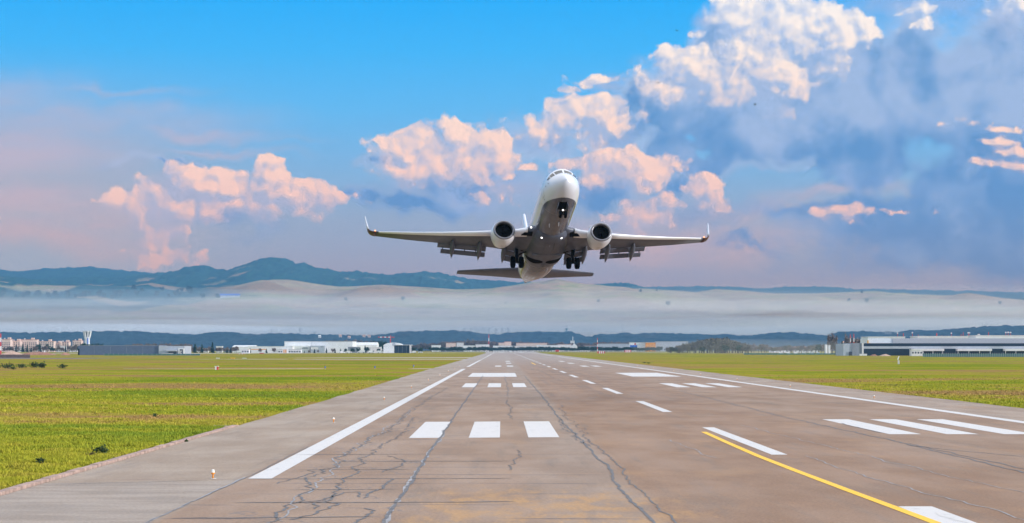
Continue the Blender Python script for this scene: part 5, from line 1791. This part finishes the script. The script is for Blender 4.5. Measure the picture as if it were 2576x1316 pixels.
v0 = make_van()
for k, (px, Yv, lab, sc) in enumerate(((349.2, 1960, 'white van parked first from the left below the white hangar', 1.15), (361.2, 1970, 'large white van parked in front of the tent hangar', 1.5), (371.2, 1965, 'white van parked third from the left before the offices', 1.2), (380.3, 1960, 'white van parked right of the offices before the dark hangar', 1.25), (413.5, 1990, 'white van parked right of the dark hangar', 1.1), (342, 1980, 'small white van parked at the hangar wall', .9), (420.5, 2050, 'small white van parked alone before the green bank', 1.0))):
    if k == 0:
        v0.location, v0.scale, v0['label'], v0['group'] = (WX(px, Yv), Yv, -.05), (sc,) * 3, lab, 'vans parked before the hangars'
    else:
        dup(v0, (WX(px, Yv), Yv, -.05), [0, PI, .3][k % 3], sc, lab, 'vans parked before the hangars')
for k, px in enumerate((781, 789, 797, 806, 815, 822)):
    dup(v0, (WX(px, 1750), 1750 + 4 * k, -.05), .1 * k, .72, 'white van in the row parked left of the terminal, place %s from the left' % ORD[k].replace('nearest', 'first'), 'vans parked left of the terminal')
Y = 2480
t = thing('lorry', 'red and white lorry crossing behind the runway end', 'lorry', (WX(557.7, Y), Y, 0))
addbox(t, 'cargo_box', -3.2, 2.0, -1.2, 1.2, .9, 3.3, M_red)
addbox(t, 'cab', 2.1, 3.6, -1.1, 1.1, .6, 2.7, M_wht)
for x in (-2.4, -1.2, 2.8):
    MB().lathe([(-1.2, .5), (1.2, .5)], 'Y', 12, (x, 0, .5), True, True).build('wheel', M_tyre, t)

# ================================================================== TREES
def tree_proto(kind, seed):
    """unit-height tree: tapered trunk with limbs, crown of loose leaf or twig faces"""
    r = random.Random(seed)
    t = thing('tree', 'tree', 'tree')
    m = MB()
    if kind == 'conifer':
        m.tube((0, 0, -.03), (0, 0, .9), .022, .005, 6)
        Vs, Fs, o = [], [], 0
        for k in range(9):
            z = .10 + .095 * k
            rr = .25 * (1 - k / 9.3)
            V, F = leaf_clump(rr, rr, .075, 60 - 4 * k, .042, seed + k, z)
            Vs.append(V)
            Fs.append(F + o)
            o += len(V)
        V, F = np.vstack(Vs), np.vstack(Fs)
        mat = M_conif
    elif kind == 'poplar':
        m.tube((0, 0, -.03), (0, 0, .85), .022, .006, 6)
        V, F = leaf_clump(.13, .13, .50, 420, .032, seed, .52, .5)
        mat = M_twig
    else:
        top = {'bare': .62, 'grove': .60, 'evergreen': .58}[kind]
        m.tube((0, 0, -.03), (r.uniform(-.02, .02), 0, top), .03, .012, 7)
        for k in range(7):
            w, z = 2 * PI * k / 7 + r.random(), .28 + .06 * k
            m.tube((0, 0, z), (math.cos(w) * .26, math.sin(w) * .26, z + .22 + .1 * r.random()), .013, .004, 5)
        Vs, Fs, o = [], [], 0
        for k in range(7):
            w, rad = 2 * PI * k / 7 + r.random(), (.17 if k else 0)
            V, F = leaf_clump(.21, .21, .20, 90, .040 if kind == 'evergreen' else .036, seed + k * 3, .46 + .16 * (k % 3) + (.0 if k else .12), .6 if kind == 'evergreen' else .5)
            V += [rad * math.cos(w), rad * math.sin(w), -.06]
            Vs.append(V)
            Fs.append(F + o)
            o += len(V)
        V, F = np.vstack(Vs), np.vstack(Fs)
        V[:, 2] *= .98 / max(.98, V[:, 2].max())
        mat = {'bare': M_twig, 'grove': M_gr, 'evergreen': M_ever}[kind]
    m.build('trunk', M_bark, t)
    np_mesh('crown', V, F, mat, t)
    return t


PROTO, USED = {}, set()


def tree(kind, px, ytop, Y, label, group, wide=1.0, base=0.0, name=None):
    k = (kind, random.randrange(4))
    h = WZ(ytop, Y) - base
    if k not in PROTO:
        PROTO[k] = tree_proto(kind, 5 + 17 * k[1] + len(kind))
        o = PROTO[k]
        o.location, o.scale, o.rotation_euler = (WX(px, Y), Y, base), (h * wide, h * wide, h), (0, 0, random.uniform(0, 6))
        o['label'], o['group'] = label, group
    else:
        o = dup(PROTO[k], (WX(px, Y), Y, base), random.uniform(0, 6), (h * wide, h * wide, h), label, group)
    o.name = {'conifer': 'conifer_tree', 'poplar': 'poplar_tree', 'bare': 'bare_tree', 'grove': 'bare_tree', 'evergreen': 'evergreen_tree'}[kind]
    return o


G1 = 'dark trees in front of the housing estate'
for px, yt, kd, wd in ((16.2, 343.6, 'conifer', 1), (22.8, 343.3, 'conifer', 1.2), (27.2, 343.9, 'conifer', .9), (38.0, 343.2, 'evergreen', 1), (40.2, 342.8, 'conifer', .8), (47.5, 342.7, 'evergreen', 1), (51, 346.4, 'evergreen', 1.2), (53.8, 347.3, 'evergreen', 1.6), (65.5, 345, 'conifer', .9), (76.6, 343.6, 'evergreen', 1), (11, 345.5, 'evergreen', 1), (31, 346.5, 'conifer', 1), (79, 346.0, 'evergreen', 1)):
    tree(kd, px, yt, 2480, 'dark evergreen tree in front of the white and pink housing estate', G1, wd)
for px in (4, 7.5, 12, 18, 34, 36.5, 43, 46, 58, 61, 63, 69, 72.5, 75):
    tree('bare', px, 344.8 + random.uniform(-1, 2), 2440, 'bare brown tree in front of the housing estate', 'bare trees before the estate', 1.0)
for k, (px, yt, wd) in enumerate(((83.0, 341.8, 1.3), (87.6, 343.0, .9), (92.6, 342.6, 1.1), (99.2, 342.3, 1.4))):
    tree('evergreen', px, yt, 1950, ['dark tree left of the water tower', 'small dark tree at the foot of the water tower', 'dark tree just right of the water tower', 'broad dark tree farther right of the water tower'][k] + ' behind the warehouse', 'dark trees by the water tower', wd)
for i in range(26):
    px = 128 + i * 2.5 + random.uniform(-1, 1)
    tree('bare', px, 342.9 + random.uniform(-1.2, 1.6), 2560 + 40 * (i % 3), 'bare brown tree in the row behind the slate blue warehouse', 'bare trees behind the warehouse', 1.1)
for i in range(18):
    px = 186 + i * 3.0 + random.uniform(-1, 1)
    tree('bare', px, 346 + random.uniform(-1.2, 1.4), 2100 + 30 * (i % 3), 'bare brown tree among the low houses right of the warehouse', 'bare trees right of the warehouse', 1.15)
for px, yt, wd in ((195, 343.2, 1), (202, 344, 1), (212.5, 341.6, .9), (230.5, 348, 1.2), (250, 347.6, 1.1), (227, 349, 1.5), (266.5, 348.6, 1.2), (304.5, 350.2, .8), (326.5, 347.8, .9), (314.5, 348.6, 1.2), (365, 345.2, 1.0), (335, 348.5, 1), (340.5, 348.4, 1)):
    tree('conifer', px, yt, 1985, 'dark conifer standing before the white hangars and sheds', 'dark conifers before the hangars', wd * 1.15)
for px, yt, wd in ((274, 347.2, 1.3), (333, 347.6, 1.3), (346, 348, 1.4), (352, 347.6, 1.6), (358.5, 347.5, 1.5), (367, 346.2, 1.2), (309, 350, 1.2), (318, 349.5, 1.1), (260, 347.4, 1.2), (374.5, 339.4, 1.2), (380, 339.8, 1.2), (383, 339.2, 1.0), (378.5, 348, 1.4), (420, 347, 1.4), (414, 346.6, 1.4)):
    tree('evergreen' if px > 345 else 'bare', px, yt, 2020 if yt > 343 else 2500, 'rounded tree by the offices below the white hangars', 'trees by the hangars', wd)
# bare woods behind the hangars and the low town
for i in range(74):
    px = 318 + i * 2.55 + random.uniform(-1, 1)
    tree('bare', px, 341.2 + 2.0 * math.sin(px * .05) + random.uniform(-1.2, 1.2), 3480 + random.uniform(-60, 120), 'bare brown tree in the woods behind the hangars and the runway end', 'bare woods behind the runway end', 1.25)
for i in range(46):
    px = 512 + i * 2.7 + random.uniform(-1, 1)
    tree('bare', px, 341.4 + random.uniform(-1.3, 1.6), 3520 + random.uniform(-60, 120), 'bare brown tree in the woods right of the runway end', 'bare woods right of the runway end', 1.25)
# dark hedge along the far boundary
for i in range(92):
    px = 432 + i * 2.5 + random.uniform(-.8, .8)
    tree('evergreen', px, 346.6 + random.uniform(-.9, 1.0), 2700 + random.uniform(-30, 30), 'dark low tree in the hedge along the far airfield boundary', 'dark hedge trees along the boundary', 1.7)
# hazy grove of bare trees right of the runway
for i in range(62):
    px = 669 + 80 * random.random() ** .95
    hgt = 336.0 + 7.5 * abs((px - 716) / 34) ** 1.6 if px < 716 else 335.5 + 6 * ((px - 716) / 28) ** 1.5
    tree('grove', px, hgt + random.uniform(-.4, 1.8), 2010 + random.uniform(-50, 60), 'tall bare grey brown tree in the hazy grove right of the runway', 'grove of bare trees', 1.45)
for px in (668, 671, 675, 680, 687, 694, 702, 710, 718, 726, 733, 738, 742, 745, 748):
    tree('evergreen' if px in (671, 675, 702, 726, 738) else 'grove', px, 345.5 + random.uniform(-1.5, 1.5), 1930, 'low undergrowth tree at the foot of the hazy grove', 'undergrowth of the grove', 1.4)
for i in range(30):
    px = 748 + i * 3.2 + random.uniform(-1.2, 1.2)
    tree('bare' if i % 4 else 'grove', px, 344.5 + random.uniform(-2.2, 2.0), 2150 + random.uniform(-60, 60), 'bare tree between the houses left of the terminal', 'bare trees left of the terminal', 1.6)
for k, (px, yt) in enumerate(((829, 332.6), (832.2, 332.0), (835.4, 333.4), (846, 333.2), (848.6, 334.4), (863.5, 334.6))):
    tree('poplar', px, yt, 1900, '%s tall bare poplar from the left beside the terminal' % ORD[k].replace('nearest', 'first'), 'poplars by the terminal')
tree('conifer', 842.2, 340.0, 1500, 'dark narrow conifer directly left of the terminal', 'conifers by the terminal', .9)
tree('evergreen', 818.5, 343.0, 2000, 'dark green tree left of the white storage tanks', 'conifers by the terminal', 1.1)
for px in (855, 857.5, 860, 869.5, 874):
    tree('bare', px, 337 + random.uniform(-1, 1.5), 1750, 'bare reddish tree behind the end of the terminal', 'bare trees behind the terminal', 1.2)
for px in (918, 920.5, 924, 926.5, 945, 948):
    tree('bare', px, 333.6 + random.uniform(-.5, 2), 1760, 'bare tree rising behind the terminal roof', 'bare trees over the terminal roof', .9)
for k, px in enumerate((1013.5, 1017, 1020.5)):
    tree('evergreen', px, 333.6 + .5 * k, 1760, '%s dark round tree from the left behind the terminal at the right edge' % ORD[k].replace('nearest', 'first'), 'dark trees at the right edge', 1.1)

# ================================================================== MASTS, PYLONS, HOUSES ON THE NEAR HILLS
def ridge_z(px):
    a, b = interp_profile(NEAR_R)
    return float(np.interp(px, a, b))


M_pyl = material('pale_galvanised_steel', color=(.36, .41, .47), rough=.7)


def pylon(label, px, ytop, Y=5220, w=.55):
    z0 = WZ(ridge_z(px) + 1.0, Y)
    h = WZ(ytop, Y) - z0
    t = thing('pylon', label, 'pylon', (WX(px, Y), Y, z0), 0, 'power pylons on the ridge')
    for sx in (-1, 1):
        for sy in (-1, 1):
            MB().tube((sx * 2.6, sy * 2.6, -3), (sx * .5, sy * .5, h), w, w * .7, 5).build('leg', M_pyl, t)
    for k, (q, a) in enumerate(((.62, 6.0), (.78, 5.0), (.92, 3.6))):
        MB().box(-a, a, -.35, .35, h * q, h * q + w).build('crossarm', M_pyl, t)


for k, (px, yt) in enumerate(((464.6, 327.8), (470.6, 327.6), (475.8, 327.2), (478.4, 328.4), (482.3, 327.0), (484.8, 327.6), (488.7, 327.0), (496, 327.8), (502, 327.8), (508, 327.6))):
    pylon('%s power pylon from the left in the row above the runway end' % ORD[k].replace('nearest', 'first'), px, yt)
for k, (px, yt) in enumerate(((271.5, 329.2), (300.2, 327.8), (314.5, 331.5))):
    pylon('%s power pylon from the left on the hill above the white hangar' % ORD[k].replace('nearest', 'first'), px, yt)
for k, (px, yt) in enumerate(((886.2, 331.2), (890.0, 331.4))):
    pylon('%s of two power pylons above the terminal' % ['left', 'right'][k], px, yt, 4300)
Y = 5215
t = thing('radio_tower', 'pale flared tower with a mast on the hilltop above the runway', 'tower', (WX(566.6, Y), Y, WZ(332.6, Y)))
q = Y / FPX
MB().lathe([(-4, 2.3 * q), (1.6 * q, 2.2 * q), (1.7 * q, 1.2 * q), (2.6 * q, .75 * q), (3.3 * q, 1.3 * q), (4.2 * q, 2.05 * q), (4.25 * q, .3 * q)], 'Z', 20, cap1=True).build('tower_shell', material('pale_blue_concrete', color=(.24, .34, .42), rough=.8), t, True)
MB().tube((0, 0, 4.2 * q), (0, 0, 7.0 * q), .9, .3, 6).build('antenna', M_pyl, t)
t = thing('radio_mast', 'single thin tall mast on the ridge right of the flared tower', 'mast', (WX(622.8, Y), Y, WZ(333.8, Y)))
MB().tube((0, 0, -4), (0, 0, 8.6 * q), .75, .5, 6).build('lower_section', M_pyl, t)
MB().tube((0, 0, 8.6 * q), (0, 0, 13.6 * q), .5, .25, 6).build('upper_section', M_pyl, t)
for k, (px, yt, lab) in enumerate(((319.5, 335.2, 'white gabled house alone on the wooded hill above the hangar'), (340.2, 334.6, 'leftmost small pink house in the hamlet on the hill'), (349, 335.8, 'second small pink house in the hamlet on the hill'), (364, 334.6, 'third small pink house in the hamlet on the hill'), (369, 334.8, 'rightmost small pink house in the hamlet on the hill'))):
    Yh = 4700
    building(lab, px - 1.3, px + 1.3, yt, Yh, 8, M_palebl if k == 0 else M_cream, 'gable_x', M_pinkroof if k else M_white_clad, 'house', 'house', (2, 1, 1.4, 1.5, 1.5, 2), base=WZ(yt + 2.4, Yh), rise=2.4)
# tower crane
Y = 3300
t = thing('tower_crane', 'red and white tower crane among the woods behind the hangars', 'crane', (WX(390.4, Y), Y, 0))
zc = WZ(337.6, Y)
MB().box(-.9, .9, -.9, .9, 0, zc).build('tower', M_red, t)
jl = (390.4 - 378) * Y / FPX
for k in range(6):
    MB().box(-jl * (k + 1) / 6, -jl * k / 6, -.7, .7, zc, zc + 1.7).build('jib', M_red if k % 2 else M_wht, t)
MB().box(.01, 4 * Y / FPX, -.7, .7, zc, zc + 1.5).build('counter_jib', M_red, t)
MB().box(-.8, .8, -.8, .8, zc + 1.71, zc + 4.2).build('cat_head', M_red, t)

# trees and a barn on the far slopes
def slope_point(px, py):
    xs, ys, X, Yg, Z = FH
    best = None
    for j in range(len(ys)):
        Yv = ys[j]
        x = WX(px, Yv)
        z = float(np.interp(x, xs, Z[j]))
        p = HY - (z - EYE) * FPX / Yv
        if p <= py:
            return x, Yv, z
    return WX(px, ys[59]), ys[59], float(np.interp(WX(px, ys[59]), xs, Z[59]))


for (dx, dy, hp, lab) in ((870, 765, 4.5, 'round hazy tree in the fields below the mountain, left one'), (1014, 764, 5, 'round hazy tree in the fields below the mountain, right one'), (1272, 768, 2.5, 'small hazy tree in the fields left of the airplane tail'), (1505, 765, 4, 'hazy tree in the fields below the right wing'), (1680, 772, 6, 'large hazy tree in the fields right of the airplane'), (1612, 740, 3.5, 'dark hazy tree on the slope right of the airplane'), (2135, 763, 4, 'hazy tree low in the right fields'), (2180, 765, 5.5, 'wide hazy tree low in the right fields'), (2168, 739, 3.2, 'dark tree alone on the ridge of the right fields'), (2515, 768, 4.5, 'hazy tree at the far right of the fields'), (1652, 733, 2.2, 'tiny dark tree on the ridge right of the airplane'),
                          (510, 753, 6.5, 'tall hazy tree left of the blue roofed barn'), (548, 752, 6, 'tall hazy tree beside the blue roofed barn')):
    x, Yv, z = slope_point(dx * .3975, dy * .3975)
    tree('evergreen', dx * .3975, HY - (z - EYE) * FPX / Yv - hp, Yv - 12, lab, 'trees on the far fields', 1.15, base=z - 3)
for i in range(46):
    dx = random.uniform(0, 480)
    dy = random.uniform(742, 756) - 6 * (dx > 300)
    x, Yv, z = slope_point(dx * .3975, dy * .3975)
    tree('evergreen', dx * .3975, HY - (z - EYE) * FPX / Yv - random.uniform(4, 8.5), Yv - 12, 'dark tree in the hazy band of trees at the foot of the left hills', 'band of trees at the foot of the left hills', 1.1, base=z - 3)
x, Yv, z = slope_point(583 * .3975, 749 * .3975)
t = thing('barn', 'blue roofed barn beside tall trees at the foot of the hills', 'barn', (x, Yv, z - 2))
MB().box(-46, 30, 0, 18, -2, 10).build('wall', M_palebl, t)
MB().loft([[(sx, -2, 10.01), (sx, 9, 17), (sx, 20, 10.01)] for sx in (-48, 32)]).build('roof', M_bluesign, t)

# birds
M_bird = material('black_feathers', color=(.02, .02, .02), rough=.8)
for k, (dx, dy, s, lab) in enumerate(((1703, 77, 1.0, 'small dark bird gliding high left of the white cloud'), (1900, 263, 1.2, 'dark bird flying in front of the grey cloud'), (1655, 209, .9, 'tiny dark bird below the white cloud edge'))):
    Yb = 260
    t = thing('bird', lab, 'bird', (WX(dx * .3975, Yb), Yb, WZ(dy * .3975, Yb)), .6 + k)
    MB().lathe([(-.16, .004), (-.11, .035), (0, .05), (.10, .04), (.15, .03), (.19, .028), (.22, .006)], 'Y', 10).build('body', M_bird, t, True)
    for sx in (-1, 1):
        MB().add([(sx * .03, -.05, .02), (sx * .03, .08, .02), (sx * .20, .12, .10), (sx * .20, -.02, .10), (sx * .42, .03, .06), (sx * .03, -.05, .03), (sx * .03, .08, .03), (sx * .20, .12, .112), (sx * .20, -.02, .112), (sx * .42, .03, .066)],
                 [(0, 1, 2, 3), (3, 2, 4), (5, 6, 7, 8), (8, 7, 9), (0, 1, 6, 5), (1, 2, 7, 6), (2, 4, 9, 7), (4, 3, 8, 9), (3, 0, 5, 8)]).build('wing', M_bird, t)
    MB().add([(-.02, -.16, 0), (.02, -.16, 0), (.05, -.28, 0), (-.05, -.28, 0), (-.02, -.16, .01), (.02, -.16, .01), (.05, -.28, .01), (-.05, -.28, .01)], [(0, 1, 2, 3), (4, 5, 6, 7), (0, 1, 5, 4), (1, 2, 6, 5), (2, 3, 7, 6), (3, 0, 4, 7)]).build('tail', M_bird, t)


# this short-bodied version: everything but the wheels is drawn together along the fuselage
def shorten(o, q=.8, yc=None):
    if o.name.split('.')[0] in ('main_gear', 'nose_gear'):
        yc = (19.45 - A0) if o.name.startswith('main') else (4.05 - A0)
    n = len(o.data.vertices)
    co_ = np.empty(n * 3, np.float32)
    o.data.vertices.foreach_get('co', co_)
    if yc is None:
        co_[1::3] *= q
    else:
        co_[1::3] += (q - 1) * yc
    o.data.vertices.foreach_set('co', co_)
    o.data.update()
    for c in o.children:
        shorten(c, q, yc)


for c in plane.children:
    shorten(c)

# ================================================================== RENDER SETTINGS
C.view_settings.view_transform = 'Standard'
C.view_settings.look = 'None'
C.view_settings.exposure = 0.0
C.view_settings.gamma = 1.0
C.cycles.use_denoising = True
C.cycles.volume_bounces = 4
C.cycles.max_bounces = 6
C.cycles.adaptive_threshold = .02
C.cycles.adaptive_min_samples = 12
